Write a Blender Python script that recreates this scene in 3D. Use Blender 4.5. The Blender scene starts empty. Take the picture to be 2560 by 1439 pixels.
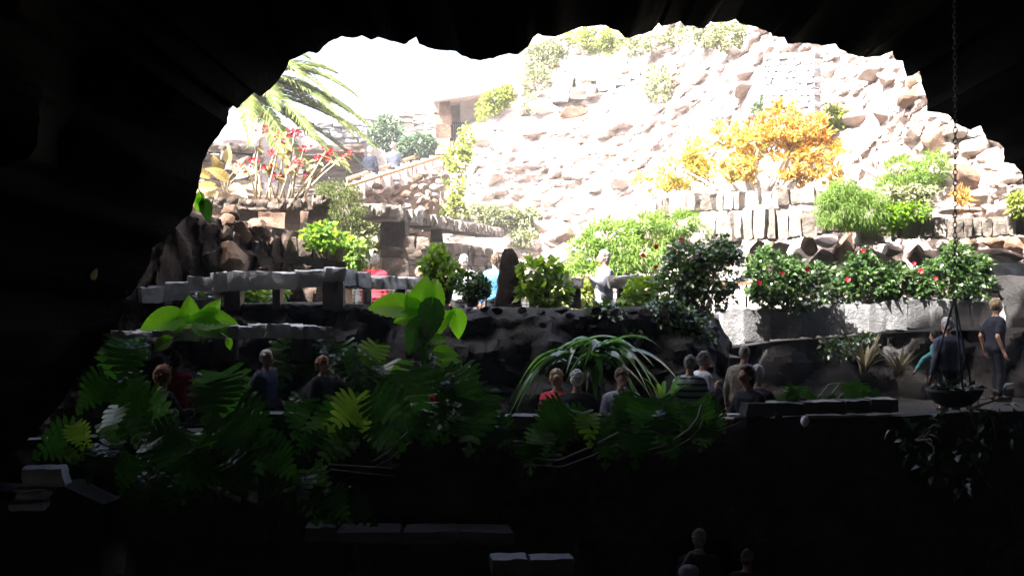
import bpy, math, random
import numpy as np
from mathutils import Vector, Matrix, noise as mn

random.seed(7); np.random.seed(7)
SC = bpy.context.scene
COL = SC.collection
F = 3000.0                                   # focal length in photograph pixels (2560 wide)

# ------------------------------------------------------------------ camera
cam_d = bpy.data.cameras.new('camera'); cam = bpy.data.objects.new('camera', cam_d); COL.objects.link(cam)
cam_d.sensor_width = 36.0; cam_d.lens = 36.0 * F / 2560.0
cam_d.clip_start = 0.05; cam_d.clip_end = 2000.0
cam.location = (0, 0, 0); cam.rotation_euler = (math.radians(90), 0, 0)
SC.camera = cam
# ------------------------------------------------------------------ sky, sun, exposure
SUN = Vector((-0.40, -0.375, 0.835)).normalized()
w = bpy.data.worlds.new('World'); SC.world = w; w.use_nodes = True
nt = w.node_tree; nt.nodes.clear()
sky = nt.nodes.new('ShaderNodeTexSky'); sky.sky_type = 'NISHITA'; sky.sun_disc = False
sky.sun_elevation = math.asin(SUN.z); sky.sun_rotation = math.atan2(SUN.x, SUN.y)
sky.air_density = 0.8; sky.dust_density = 7.0; sky.ozone_density = 1.0
bg = nt.nodes.new('ShaderNodeBackground'); bg.inputs[1].default_value = 0.1
wo = nt.nodes.new('ShaderNodeOutputWorld')
nt.links.new(sky.outputs[0], bg.inputs[0]); nt.links.new(bg.outputs[0], wo.inputs[0])
sd = bpy.data.lights.new('sun', 'SUN'); sd.energy = 5.0; sd.angle = math.radians(0.6); sd.color = (1.0, 0.965, 0.92)
sun = bpy.data.objects.new('sun', sd); COL.objects.link(sun)
sun.rotation_euler = (-SUN).to_track_quat('-Z', 'Y').to_euler()
vs = SC.view_settings; vs.view_transform = 'Standard'; vs.look = 'None'; vs.gamma = 1.0; vs.use_curve_mapping = False
vs.exposure = 3.1
SC.render.film_transparent = False
GLARE_VEIL = 0.002  # density of the added volume that imitates lens glare
cy = SC.cycles
cy.volume_bounces = 0
cy.use_denoising = True; cy.max_bounces = 6; cy.diffuse_bounces = 3; cy.glossy_bounces = 2
cy.transmission_bounces = 4; cy.caustics_reflective = False; cy.caustics_refractive = False
cy.sample_clamp_indirect = 6.0

# ------------------------------------------------------------------ helpers
def P(px, py, d):
    return Vector(((px - 1280.0) / F * d, d, (720.0 - py) / F * d))
def rnd(a, b): return random.uniform(a, b)
def lerp(a, b, t): return a + (b - a) * t
def interp(tab, x):
    if x <= tab[0][0]: return tab[0][1]
    for (x0, y0), (x1, y1) in zip(tab, tab[1:]):
        if x <= x1: return y0 + (y1 - y0) * (x - x0) / (x1 - x0)
    return tab[-1][1]

def mk(name, verts, faces, mat=None, parent=None, smooth=True, sharp=None, off=None):
    me = bpy.data.meshes.new(name)
    if off is not None:
        verts = np.asarray(verts, dtype=float) - np.array(off)
    me.from_pydata([tuple(v) for v in verts] if not isinstance(verts, np.ndarray) else verts.tolist(), [], faces)
    if mat: me.materials.append(mat)
    if smooth:
        me.polygons.foreach_set('use_smooth', [True] * len(me.polygons))
        if sharp: me.set_sharp_from_angle(angle=math.radians(sharp))
    me.update()
    o = bpy.data.objects.new(name, me); COL.objects.link(o)
    if parent: o.parent = parent
    return o
def inst(name, mesh, parent=None, M=None):
    o = bpy.data.objects.new(name, mesh); COL.objects.link(o)
    if parent: o.parent = parent
    if M is not None: o.matrix_basis = M
    return o
def tag(o, label=None, cat=None, group=None, kind=None):
    if label: o['label'] = label
    if cat: o['category'] = cat
    if group: o['group'] = group
    if kind: o['kind'] = kind
    return o
def thing(name, loc, label, cat, group=None, rz=0.0):
    o = bpy.data.objects.new(name, None); COL.objects.link(o)
    o.location = loc; o.rotation_euler = (0, 0, rz); o.empty_display_size = 0.1
    return tag(o, label, cat, group, 'thing')
def part(name, vf, mat, root, smooth=True, sharp=None):
    o = mk(name, vf[0], vf[1], mat, root, smooth, sharp, off=root.location)
    if name == 'foliage': o['kind'] = 'stuff'
    return o

class MB:                                    # mesh builder
    def __init__(s): s.v = []; s.f = []
    def add(s, v, f):
        n = len(s.v); s.v.extend([tuple(x) for x in v]); s.f.extend([tuple(i + n for i in q) for q in f]); return s
    def tube(s, pts, rad, sides=6, cap=True):
        pts = [Vector(p) for p in pts]; n = len(pts); vs_ = []; fs = []
        if not isinstance(rad, (list, tuple)): rad = [rad] * n
        up = Vector((0.3, 0.2, 1)).normalized()
        for i, p in enumerate(pts):
            t = (pts[min(i + 1, n - 1)] - pts[max(i - 1, 0)])
            t = t.normalized() if t.length > 1e-9 else Vector((0, 0, 1))
            a = t.cross(up)
            if a.length < 1e-3: a = t.cross(Vector((1, 0, 0)))
            a.normalize(); b = t.cross(a)
            for k in range(sides):
                th = 2 * math.pi * k / sides
                vs_.append(p + (a * math.cos(th) + b * math.sin(th)) * rad[i])
        for i in range(n - 1):
            for k in range(sides):
                k2 = (k + 1) % sides
                fs.append((i * sides + k, i * sides + k2, (i + 1) * sides + k2, (i + 1) * sides + k))
        if cap:
            fs.append(tuple(range(sides - 1, -1, -1))); fs.append(tuple((n - 1) * sides + k for k in range(sides)))
        return s.add(vs_, fs)
    def box(s, c, sz, R=None):
        c = Vector(c); h = Vector(sz) / 2; vs_ = []
        for x in (-1, 1):
            for y in (-1, 1):
                for z in (-1, 1):
                    q = Vector((x * h.x, y * h.y, z * h.z))
                    vs_.append(c + (R @ q if R else q))
        return s.add(vs_, [(0, 1, 3, 2), (4, 6, 7, 5), (0, 4, 5, 1), (2, 3, 7, 6), (0, 2, 6, 4), (1, 5, 7, 3)])
    @property
    def vf(s): return s.v, s.f

def ico(sub):
    import bmesh
    bm = bmesh.new(); bmesh.ops.create_icosphere(bm, subdivisions=sub, radius=1.0)
    v = np.array([x.co[:] for x in bm.verts]); f = [tuple(q.index for q in p.verts) for p in bm.faces]; bm.free()
    return v, f
ICO = {k: ico(k) for k in (1, 2, 3)}

# ------------------------------------------------------------------ materials
def nodes(name):
    m = bpy.data.materials.new(name); m.use_nodes = True; n = m.node_tree.nodes; n.clear()
    out = n.new('ShaderNodeOutputMaterial'); return m, m.node_tree, out
def ramp(t, cols):
    r = t.nodes.new('ShaderNodeValToRGB'); e = r.color_ramp.elements
    e[0].position, e[0].color = cols[0][0], (*cols[0][1], 1); e[1].position, e[1].color = cols[-1][0], (*cols[-1][1], 1)
    for p, c in cols[1:-1]:
        q = e.new(p); q.color = (*c, 1)
    return r
def rock_mat(name, cols, scale=1.5, bump=0.5, rough=0.85, spec=0.3, fine=14.0, objvar=0.3, bdist=0.05):
    m, t, out = nodes(name); N = t.nodes; L = t.links
    tc = N.new('ShaderNodeNewGeometry')
    n1 = N.new('ShaderNodeTexNoise'); n1.inputs['Scale'].default_value = scale; n1.inputs['Detail'].default_value = 8; n1.inputs['Roughness'].default_value = 0.65
    n2 = N.new('ShaderNodeTexNoise'); n2.inputs['Scale'].default_value = fine; n2.inputs['Detail'].default_value = 6; n2.inputs['Roughness'].default_value = 0.7
    L.new(tc.outputs['Position'], n1.inputs['Vector']); L.new(tc.outputs['Position'], n2.inputs['Vector'])
    oi = N.new('ShaderNodeObjectInfo')
    ma = N.new('ShaderNodeMath'); ma.operation = 'MULTIPLY_ADD'; L.new(oi.outputs['Random'], ma.inputs[0]); ma.inputs[1].default_value = objvar; L.new(n1.outputs['Fac'], ma.inputs[2])
    mb = N.new('ShaderNodeMath'); mb.operation = 'MULTIPLY_ADD'; L.new(n2.outputs['Fac'], mb.inputs[0]); mb.inputs[1].default_value = 0.5; L.new(ma.outputs[0], mb.inputs[2])
    mc = N.new('ShaderNodeMath'); mc.operation = 'SUBTRACT'; L.new(mb.outputs[0], mc.inputs[0]); mc.inputs[1].default_value = 0.25 + objvar / 2
    r = ramp(t, cols); L.new(mc.outputs[0], r.inputs[0])
    b = N.new('ShaderNodeBsdfPrincipled'); b.inputs['Roughness'].default_value = rough; b.inputs['Specular IOR Level'].default_value = spec
    L.new(r.outputs[0], b.inputs['Base Color'])
    ad = N.new('ShaderNodeMath'); ad.operation = 'MULTIPLY_ADD'; L.new(n2.outputs['Fac'], ad.inputs[0]); ad.inputs[1].default_value = 0.6; L.new(n1.outputs['Fac'], ad.inputs[2])
    bp = N.new('ShaderNodeBump'); bp.inputs['Strength'].default_value = bump; bp.inputs['Distance'].default_value = bdist
    L.new(ad.outputs[0], bp.inputs['Height']); L.new(bp.outputs[0], b.inputs['Normal'])
    L.new(b.outputs[0], out.inputs[0]); return m
def leaf_mat(name, cols, rough=0.4, trans=0.35, tcol=None, spec=0.5, island=True, noise_sc=3.0, bump=0.0):
    m, t, out = nodes(name); N = t.nodes; L = t.links
    g = N.new('ShaderNodeNewGeometry'); oi = N.new('ShaderNodeObjectInfo')
    nz = N.new('ShaderNodeTexNoise'); nz.inputs['Scale'].default_value = noise_sc; nz.inputs['Detail'].default_value = 3
    L.new(g.outputs['Position'], nz.inputs['Vector'])
    src = g.outputs['Random Per Island'] if island else oi.outputs['Random']
    a = N.new('ShaderNodeMath'); a.operation = 'MULTIPLY_ADD'; L.new(src, a.inputs[0]); a.inputs[1].default_value = 0.7
    s = N.new('ShaderNodeMath'); s.operation = 'MULTIPLY_ADD'; L.new(nz.outputs['Fac'], s.inputs[0]); s.inputs[1].default_value = 0.8; s.inputs[2].default_value = -0.25
    L.new(s.outputs[0], a.inputs[2])
    r = ramp(t, cols); L.new(a.outputs[0], r.inputs[0])
    b = N.new('ShaderNodeBsdfPrincipled'); b.inputs['Roughness'].default_value = rough; b.inputs['Specular IOR Level'].default_value = spec
    L.new(r.outputs[0], b.inputs['Base Color'])
    tr = N.new('ShaderNodeBsdfTranslucent')
    if tcol: tr.inputs[0].default_value = (*tcol, 1)
    else: L.new(r.outputs[0], tr.inputs[0])
    if bump:
        bp = N.new('ShaderNodeBump'); bp.inputs['Strength'].default_value = bump; bp.inputs['Distance'].default_value = 0.02
        L.new(nz.outputs['Fac'], bp.inputs['Height']); L.new(bp.outputs[0], b.inputs['Normal'])
    mx = N.new('ShaderNodeMixShader'); mx.inputs[0].default_value = trans
    L.new(b.outputs[0], mx.inputs[1]); L.new(tr.outputs[0], mx.inputs[2]); L.new(mx.outputs[0], out.inputs[0]); return m
def cloth(name, col, rough=0.85, var=0.25, stripes=None):
    m, t, out = nodes(name); N = t.nodes; L = t.links
    b = N.new('ShaderNodeBsdfPrincipled'); b.inputs['Roughness'].default_value = rough; b.inputs['Specular IOR Level'].default_value = 0.25
    tc = N.new('ShaderNodeTexCoord')
    nz = N.new('ShaderNodeTexNoise'); nz.inputs['Scale'].default_value = 6; nz.inputs['Detail'].default_value = 5; L.new(tc.outputs['Object'], nz.inputs['Vector'])
    c0 = tuple(x * (1 - var) for x in col); c1 = tuple(min(1, x * (1 + var)) for x in col)
    r = ramp(t, [(0.3, c0), (0.7, c1)]); L.new(nz.outputs['Fac'], r.inputs[0])
    if stripes:
        sx = N.new('ShaderNodeSeparateXYZ'); L.new(tc.outputs['Object'], sx.inputs[0])
        mu = N.new('ShaderNodeMath'); mu.operation = 'MULTIPLY_ADD'; mu.inputs[1].default_value = 11.0; L.new(sx.outputs['Z'], mu.inputs[0]); mu.inputs[2].default_value = 0.2
        fr = N.new('ShaderNodeMath'); fr.operation = 'FRACT'; L.new(mu.outputs[0], fr.inputs[0])
        gt = N.new('ShaderNodeMath'); gt.operation = 'GREATER_THAN'; gt.inputs[1].default_value = 0.62; L.new(fr.outputs[0], gt.inputs[0])
        mx = N.new('ShaderNodeMixRGB'); L.new(gt.outputs[0], mx.inputs[0]); L.new(r.outputs[0], mx.inputs[1]); mx.inputs[2].default_value = (*stripes, 1)
        L.new(mx.outputs[0], b.inputs['Base Color'])
    else: L.new(r.outputs[0], b.inputs['Base Color'])
    bp = N.new('ShaderNodeBump'); bp.inputs['Strength'].default_value = 0.9; bp.inputs['Distance'].default_value = 0.05
    L.new(nz.outputs['Fac'], bp.inputs['Height']); L.new(bp.outputs[0], b.inputs['Normal'])
    L.new(b.outputs[0], out.inputs[0]); return m

M = {}
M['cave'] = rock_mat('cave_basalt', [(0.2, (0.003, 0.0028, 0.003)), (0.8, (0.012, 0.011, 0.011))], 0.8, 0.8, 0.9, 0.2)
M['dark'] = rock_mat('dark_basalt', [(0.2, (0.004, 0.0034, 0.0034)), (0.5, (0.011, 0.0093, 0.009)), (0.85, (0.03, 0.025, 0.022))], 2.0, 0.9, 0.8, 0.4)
M['cliff'] = rock_mat('sunlit_cliff', [(0.15, (0.11, 0.075, 0.062)), (0.32, (0.28, 0.215, 0.185)), (0.5, (0.42, 0.365, 0.34)), (0.85, (0.50, 0.465, 0.45))], 0.9, 0.9, 0.9, 0.2, 7.0, 0.2, 0.12)
M['cliffrock'] = rock_mat('cliff_boulder', [(0.15, (0.13, 0.09, 0.075)), (0.45, (0.28, 0.22, 0.19)), (0.8, (0.45, 0.40, 0.375))], 1.6, 0.8, 0.9, 0.2, 10.0, 0.35, 0.08)
M['brownrock'] = rock_mat('brown_lava_rock', [(0.15, (0.05, 0.03, 0.022)), (0.5, (0.15, 0.095, 0.065)), (0.85, (0.28, 0.2, 0.15))], 2.5, 0.8, 0.9, 0.2, 12.0, 0.4, 0.06)
M['block'] = rock_mat('weathered_block', [(0.1, (0.07, 0.055, 0.045)), (0.45, (0.19, 0.16, 0.135)), (0.85, (0.36, 0.33, 0.30))], 2.5, 0.9, 0.85, 0.3, 16.0, 0.4, 0.05)
M['brownblock'] = rock_mat('brown_block', [(0.1, (0.035, 0.026, 0.02)), (0.5, (0.10, 0.075, 0.06)), (0.85, (0.2, 0.165, 0.14))], 3.0, 0.9, 0.85, 0.3, 16.0, 0.4, 0.05)
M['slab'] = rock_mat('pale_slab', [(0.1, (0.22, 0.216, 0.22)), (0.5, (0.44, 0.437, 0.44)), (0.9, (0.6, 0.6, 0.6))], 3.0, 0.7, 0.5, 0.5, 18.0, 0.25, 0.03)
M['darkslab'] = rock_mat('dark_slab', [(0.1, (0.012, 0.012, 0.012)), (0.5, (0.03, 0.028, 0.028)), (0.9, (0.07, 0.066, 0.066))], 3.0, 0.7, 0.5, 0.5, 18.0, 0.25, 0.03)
M['midslab'] = rock_mat('grey_trough_slab', [(0.1, (0.05, 0.049, 0.05)), (0.5, (0.12, 0.118, 0.12)), (0.9, (0.26, 0.257, 0.26))], 2.2, 0.9, 0.45, 0.5, 18.0, 0.4, 0.05)
M['panel'] = rock_mat('grey_cut_block', [(0.1, (0.16, 0.15, 0.155)), (0.5, (0.24, 0.23, 0.235)), (0.9, (0.34, 0.33, 0.335))], 3.0, 0.7, 0.9, 0.2, 18.0, 0.5, 0.03)
M['floor'] = rock_mat('terrace_floor', [(0.1, (0.05, 0.045, 0.045)), (0.9, (0.13, 0.12, 0.115))], 3.0, 0.6, 0.8, 0.3)
M['pale'] = rock_mat('pale_wall', [(0.1, (0.3, 0.25, 0.22)), (0.9, (0.55, 0.5, 0.47))], 2.0, 0.7, 0.9, 0.2)
M['standing'] = rock_mat('black_standing_stone', [(0.2, (0.008, 0.0065, 0.006)), (0.8, (0.04, 0.031, 0.026))], 3.0, 0.9, 0.9, 0.15)
M['yellowleaf'] = leaf_mat('yellow_leaf', [(0.1, (0.5, 0.33, 0.05)), (0.5, (0.55, 0.45, 0.1)), (0.9, (0.45, 0.46, 0.12))], 0.5, 0.35, None, 0.3)
M['stem'] = rock_mat('pale_stem', [(0.2, (0.3, 0.24, 0.15)), (0.8, (0.5, 0.43, 0.3))], 8.0, 0.3, 0.7, 0.3)
M['twig'] = rock_mat('dark_twig', [(0.2, (0.05, 0.035, 0.022)), (0.8, (0.14, 0.1, 0.07))], 8.0, 0.4, 0.8, 0.3)
M['root'] = rock_mat('aerial_root', [(0.2, (0.1, 0.08, 0.06)), (0.8, (0.25, 0.2, 0.15))], 8.0, 0.4, 0.6, 0.4)
M['wood'] = rock_mat('rail_wood', [(0.2, (0.2, 0.09, 0.04)), (0.8, (0.42, 0.22, 0.11))], 6.0, 0.3, 0.6, 0.3)
M['iron'] = rock_mat('black_iron', [(0.2, (0.008, 0.008, 0.009)), (0.8, (0.025, 0.022, 0.02))], 12.0, 0.3, 0.45, 0.5)
M['pot'] = rock_mat('dark_clay_pot', [(0.2, (0.012, 0.01, 0.01)), (0.8, (0.035, 0.028, 0.025))], 6.0, 0.4, 0.6, 0.4)
M['white'] = rock_mat('white_plaster', [(0.1, (0.55, 0.54, 0.54)), (0.9, (0.8, 0.79, 0.78))], 4.0, 0.3, 0.6, 0.3, 20.0, 0.1, 0.01)
M['whitestem'] = rock_mat('white_bark', [(0.1, (0.5, 0.47, 0.42)), (0.9, (0.75, 0.72, 0.68))], 6.0, 0.3, 0.7, 0.3)
M['palm'] = leaf_mat('palm_leaf', [(0.1, (0.08, 0.12, 0.03)), (0.6, (0.18, 0.22, 0.06)), (0.9, (0.3, 0.3, 0.13))], 0.35, 0.35, None, 0.5)
M['lime'] = leaf_mat('lime_leaf', [(0.1, (0.07, 0.16, 0.008)), (0.9, (0.13, 0.24, 0.015))], 0.4, 0.68, (0.27, 0.66, 0.015), 0.35, False, 9.0, 0.5)
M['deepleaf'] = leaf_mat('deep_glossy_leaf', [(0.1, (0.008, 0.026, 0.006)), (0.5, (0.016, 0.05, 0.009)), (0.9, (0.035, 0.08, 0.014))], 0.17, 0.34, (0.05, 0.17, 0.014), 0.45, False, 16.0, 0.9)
M['strap'] = leaf_mat('strap_leaf', [(0.1, (0.045, 0.11, 0.03)), (0.9, (0.1, 0.19, 0.06))], 0.2, 0.35, (0.17, 0.4, 0.06), 0.9, False)
M['hib'] = leaf_mat('hibiscus_leaf', [(0.1, (0.014, 0.032, 0.012)), (0.5, (0.035, 0.07, 0.022)), (0.9, (0.09, 0.13, 0.04))], 0.2, 0.25, (0.10, 0.22, 0.03), 0.9)
M['bright'] = leaf_mat('bright_leaf', [(0.1, (0.05, 0.12, 0.012)), (0.9, (0.13, 0.22, 0.03))], 0.4, 0.5, (0.28, 0.46, 0.03), 0.4)
M['fern'] = leaf_mat('fern_leaf', [(0.1, (0.06, 0.13, 0.02)), (0.9, (0.16, 0.24, 0.04))], 0.5, 0.4, (0.24, 0.38, 0.05), 0.3)
M['yellowgreen'] = leaf_mat('yellow_green_leaf', [(0.1, (0.09, 0.13, 0.02)), (0.9, (0.22, 0.25, 0.05))], 0.5, 0.4, (0.34, 0.38, 0.06), 0.3)
M['bluegreen'] = leaf_mat('blue_green_leaf', [(0.1, (0.05, 0.085, 0.05)), (0.9, (0.13, 0.18, 0.11))], 0.4, 0.25, (0.14, 0.22, 0.1), 0.5)
M['paleveg'] = leaf_mat('pale_dry_leaf', [(0.1, (0.12, 0.14, 0.05)), (0.9, (0.3, 0.32, 0.16))], 0.6, 0.3, None, 0.3)
M['orange'] = leaf_mat('orange_leaf', [(0.05, (0.40, 0.10, 0.02)), (0.25, (0.5, 0.22, 0.035)), (0.5, (0.55, 0.36, 0.06)), (0.8, (0.55, 0.46, 0.14))], 0.5, 0.35, None, 0.3, True, 0.7)
M['olive'] = leaf_mat('olive_feather', [(0.1, (0.06, 0.085, 0.025)), (0.9, (0.15, 0.17, 0.06))], 0.6, 0.35, None, 0.2)
M['tan'] = leaf_mat('tan_leaf', [(0.1, (0.15, 0.11, 0.03)), (0.5, (0.25, 0.19, 0.06)), (0.9, (0.4, 0.32, 0.16))], 0.4, 0.35, None, 0.4, False)
M['red'] = leaf_mat('red_petal', [(0.1, (0.22, 0.003, 0.008)), (0.9, (0.36, 0.008, 0.016))], 0.5, 0.3, None, 0.3)
M['orangeflower'] = leaf_mat('orange_petal', [(0.1, (0.6, 0.1, 0.02)), (0.9, (0.7, 0.2, 0.04))], 0.5, 0.3, None, 0.3)
M['spiky'] = leaf_mat('spiky_leaf', [(0.1, (0.1, 0.07, 0.03)), (0.9, (0.22, 0.2, 0.11))], 0.4, 0.3, None, 0.4, False)
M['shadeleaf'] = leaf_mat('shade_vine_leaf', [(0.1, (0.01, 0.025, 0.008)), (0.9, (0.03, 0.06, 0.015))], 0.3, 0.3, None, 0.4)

# ------------------------------------------------------------------ shared stone meshes
def fract(p, s, o=4): return mn.fractal(Vector(p) * s, 0.9, 2.1, o)
def rock_mesh(name, seed, mat, flat=0.75, cuts=13, sub=3, rough=0.07):
    rs = np.random.RandomState(seed); v, f = ICO[sub]; v = v.copy()
    for _ in range(cuts):
        n = rs.normal(size=3); n /= np.linalg.norm(n); h = rs.uniform(0.42, 0.78)
        dist = v @ n; over = np.maximum(dist - h, 0); v -= np.outer(over, n)
    v *= np.array([1, rs.uniform(0.7, 1.0), flat * rs.uniform(0.8, 1.2)])
    for i in range(len(v)):
        q = Vector(v[i]) + Vector((seed * 3.1, 0, 0)); v[i] *= 1 + rough * mn.fractal(q * 2.2, 0.8, 2.2, 4)
    me = bpy.data.meshes.new(name); me.from_pydata(v.tolist(), [], f); me.materials.append(mat)
    me.polygons.foreach_set('use_smooth', [True] * len(f)); me.set_sharp_from_angle(angle=math.radians(20)); return me
def block_mesh(name, seed, mat, n=(4, 3, 5), amp=0.09, taper=0.12, edge=0.05):
    rs = np.random.RandomState(seed); nx, ny, nz = n; V = {}; vs_ = []; fs = []
    tx, tz, ty = rs.uniform(-taper, taper, 3); sk = rs.uniform(-0.12, 0.12)
    def vid(i, j, k):
        if (i, j, k) not in V:
            x, y, z = i / nx - .5, j / ny - .5, k / nz - .5
            e = sum(abs(c) > 0.49 for c in (x, y, z)); s = 1 - edge * max(0, e - 1)
            p = Vector((x * (1 + tx * z * 2) + sk * z, y * (1 + ty * z), z * (1 + tz * x * 2))) * s
            q = p + Vector((seed * 1.7, seed * .3, 0))
            d = Vector((mn.fractal(q * 2.6, .9, 2.2, 3), mn.fractal(q * 2.6 + Vector((9, 0, 0)), .9, 2.2, 3), mn.fractal(q * 2.6 + Vector((0, 9, 0)), .9, 2.2, 3)))
            V[(i, j, k)] = len(vs_); vs_.append(p + d * amp * (1.0 if abs(x) < .49 or 'slab' not in name else .5))
        return V[(i, j, k)]
    for i in range(nx):
        for j in range(ny):
            fs.append((vid(i, j, 0), vid(i, j + 1, 0), vid(i + 1, j + 1, 0), vid(i + 1, j, 0)))
            fs.append((vid(i, j, nz), vid(i + 1, j, nz), vid(i + 1, j + 1, nz), vid(i, j + 1, nz)))
    for i in range(nx):
        for k in range(nz):
            fs.append((vid(i, 0, k), vid(i + 1, 0, k), vid(i + 1, 0, k + 1), vid(i, 0, k + 1)))
            fs.append((vid(i, ny, k), vid(i, ny, k + 1), vid(i + 1, ny, k + 1), vid(i + 1, ny, k)))
    for j in range(ny):
        for k in range(nz):
            fs.append((vid(0, j, k), vid(0, j, k + 1), vid(0, j + 1, k + 1), vid(0, j + 1, k)))
            fs.append((vid(nx, j, k), vid(nx, j + 1, k), vid(nx, j + 1, k + 1), vid(nx, j, k + 1)))
    me = bpy.data.meshes.new(name); me.from_pydata([tuple(p) for p in vs_], [], fs); me.materials.append(mat)
    me.polygons.foreach_set('use_smooth', [True] * len(fs)); me.set_sharp_from_angle(angle=math.radians(35)); return me
ROCK = {k: [rock_mesh('rock_' + k, 11 * i + j * 101, M[k]) for i in range(7)] for j, k in enumerate(('cliffrock', 'brownrock', 'dark'))}
BLOCK = {k: [block_mesh('block_' + k, 7 * i + j * 57, M[k], (7, 3, 4) if 'slab' in k else (4, 3, 5), .085 if 'slab' in k else .085, .05 if 'slab' in k else .12, .012 if 'slab' in k else .03) for i in range(8)] for j, k in enumerate(('block', 'brownblock', 'slab', 'darkslab', 'panel', 'midslab'))}

def place_rock(root, kind, c, w_, h_, dep=None, name='rock', tilt=0.3):
    dep = dep or (w_ + h_) / 2
    R = Matrix.Rotation(rnd(0, 6.28), 4, 'Z') if False else Matrix.Rotation(rnd(-.5, .5), 4, 'Z')
    R = R @ Matrix.Rotation(rnd(-tilt, tilt), 4, 'Y') @ Matrix.Rotation(rnd(-tilt, tilt), 4, 'X')
    fl = Matrix.Diagonal((random.choice((-1, 1)) * w_ / 2, random.choice((-1, 1)) * dep / 2, h_ / 2 / 0.72, 1))
    return inst(name, random.choice(ROCK[kind]), root, Matrix.Translation(Vector(c) - root.location) @ R @ fl)

def block_run(root, kind, path, bw, depth, name='stone_block', jit=0.04, gap=0.012, rows=1, htj=0.15, tilt=0.05, lean=0.0, setback=0.0):
    """path = [(px, py_top, py_bottom, d)]: stones set side by side along it, each an object of its own."""
    seg = []
    for a, b in zip(path, path[1:]):
        p0, p1 = P(a[0], a[1], a[3]), P(b[0], b[1], b[3]); seg.append((a, b, p0, p1, math.hypot(p1.x - p0.x, p1.y - p0.y)))
    tot = sum(s[4] for s in seg)
    def at(s):
        for a, b, p0, p1, L in seg:
            if s <= L or (a, b) == (seg[-1][0], seg[-1][1]):
                t = min(1, max(0, s / L)); top = p0.lerp(p1, t)
                bz = lerp(P(a[0], a[2], a[3]).z, P(b[0], b[2], b[3]).z, t)
                return top, bz, math.atan2(p1.y - p0.y, p1.x - p0.x)
            s -= L
    for r in range(rows):
        s = 0.0 if r % 2 == 0 else -bw * 0.45
        while s < tot - 0.02:
            wd = bw * rnd(0.65, 1.45); s0 = max(s, 0); s1 = min(s + wd, tot); s += wd
            if s1 - s0 < bw * 0.2: continue
            top, bz, ang = at((s0 + s1) / 2); h = (top.z - bz) / rows
            hh = h * (1 + rnd(-htj, htj) * (1 if r == rows - 1 else .3)); zc = bz + h * r + hh / 2 - (gap if rows > 1 else 0)
            nrm = Vector((math.sin(ang), -math.cos(ang), 0))
            c = Vector((top.x, top.y, zc)) - nrm * (depth / 2 + rnd(-jit, jit) - setback * r)
            Mx = Matrix.Translation(c - root.location) @ Matrix.Rotation(ang + rnd(-tilt, tilt), 4, 'Z') @ Matrix.Rotation(rnd(-tilt, tilt) * .7, 4, 'Y') @ Matrix.Rotation(rnd(-tilt, tilt) + lean, 4, 'X')
            Mx = Mx @ Matrix.Diagonal(((s1 - s0) - gap, depth * rnd(.9, 1.1), hh - gap * (rows > 1), 1)) @ Matrix.Rotation(random.choice((0, math.pi)), 4, 'Z')
            inst(name, random.choice(BLOCK[kind]), root, Mx)

def one_block(root, kind, c, size, rz=0, name='stone_block', tilt=0.03):
    Mx = Matrix.Translation(Vector(c) - root.location) @ Matrix.Rotation(rz, 4, 'Z') @ Matrix.Rotation(rnd(-tilt, tilt), 4, 'Y') @ Matrix.Diagonal((*size, 1))
    return inst(name, random.choice(BLOCK[kind]), root, Mx)

# ------------------------------------------------------------------ foliage
def leaf_cloud(pts, dirs, length, width, droop=0.25, jitter=0.3):
    """pts, dirs: arrays; returns verts, faces of folded leaves, one small island each"""
    n = len(pts); d = dirs / (np.linalg.norm(dirs, axis=1, keepdims=True) + 1e-9)
    up = np.random.normal(size=(n, 3)) * 0.6 + np.array([0, -0.25, 1.0])
    side = np.cross(d, up); side /= (np.linalg.norm(side, axis=1, keepdims=True) + 1e-9)
    nor = np.cross(side, d)
    L = (length * np.random.uniform(1 - jitter, 1 + jitter, n))[:, None]; W = (width * np.random.uniform(1 - jitter, 1 + jitter, n))[:, None]
    b = pts; m = pts + d * L * .5 + nor * L * .04; l = pts + d * L * .42 + side * W * .5 + nor * L * .12
    r = pts + d * L * .42 - side * W * .5 + nor * L * .12; t = pts + d * L - nor * L * droop
    V = np.stack([b, l, t, r, m], 1).reshape(-1, 3)
    k = np.arange(n)[:, None] * 5
    Fc = np.concatenate([k + np.array([[0, 4, 1]]), k + np.array([[4, 2, 1]]), k + np.array([[0, 3, 4]]), k + np.array([[4, 3, 2]])], 0)
    return V, [tuple(q) for q in Fc.tolist()]
def cloud_pts(clumps, n, gap=0.0, gsc=2.5, surf=0.55, seed=0):
    """clumps=[(px,py,d,rx_px,ry_px,rd_m)] -> points in world, outward dirs"""
    out = []; dr = []; wts = [c[3] * c[4] for c in clumps]
    while len(out) < n:
        c = random.choices(clumps, wts)[0]; ctr = P(c[0], c[1], c[2])
        u = Vector((random.gauss(0, 1), random.gauss(0, 1), random.gauss(0, 1))).normalized(); rr = random.random() ** (1 / 3)
        rr = lerp(rr, 1.0, surf * random.random())
        lump = 1 + 0.35 * mn.noise(u * 2.3 + Vector((c[0] * .01, c[1] * .01, seed)))
        p = ctr + Vector((u.x * c[3] / F * c[2], u.y * c[5], u.z * c[4] / F * c[2])) * rr * lump
        if gap and mn.noise(p * gsc + Vector((seed, 3, 7))) < gap * (random.random() * 1.2 - .3) - (1 - gap) * .5: continue
        out.append(p[:]); dr.append((u.x, u.y, u.z))
    return np.array(out), np.array(dr)
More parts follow.
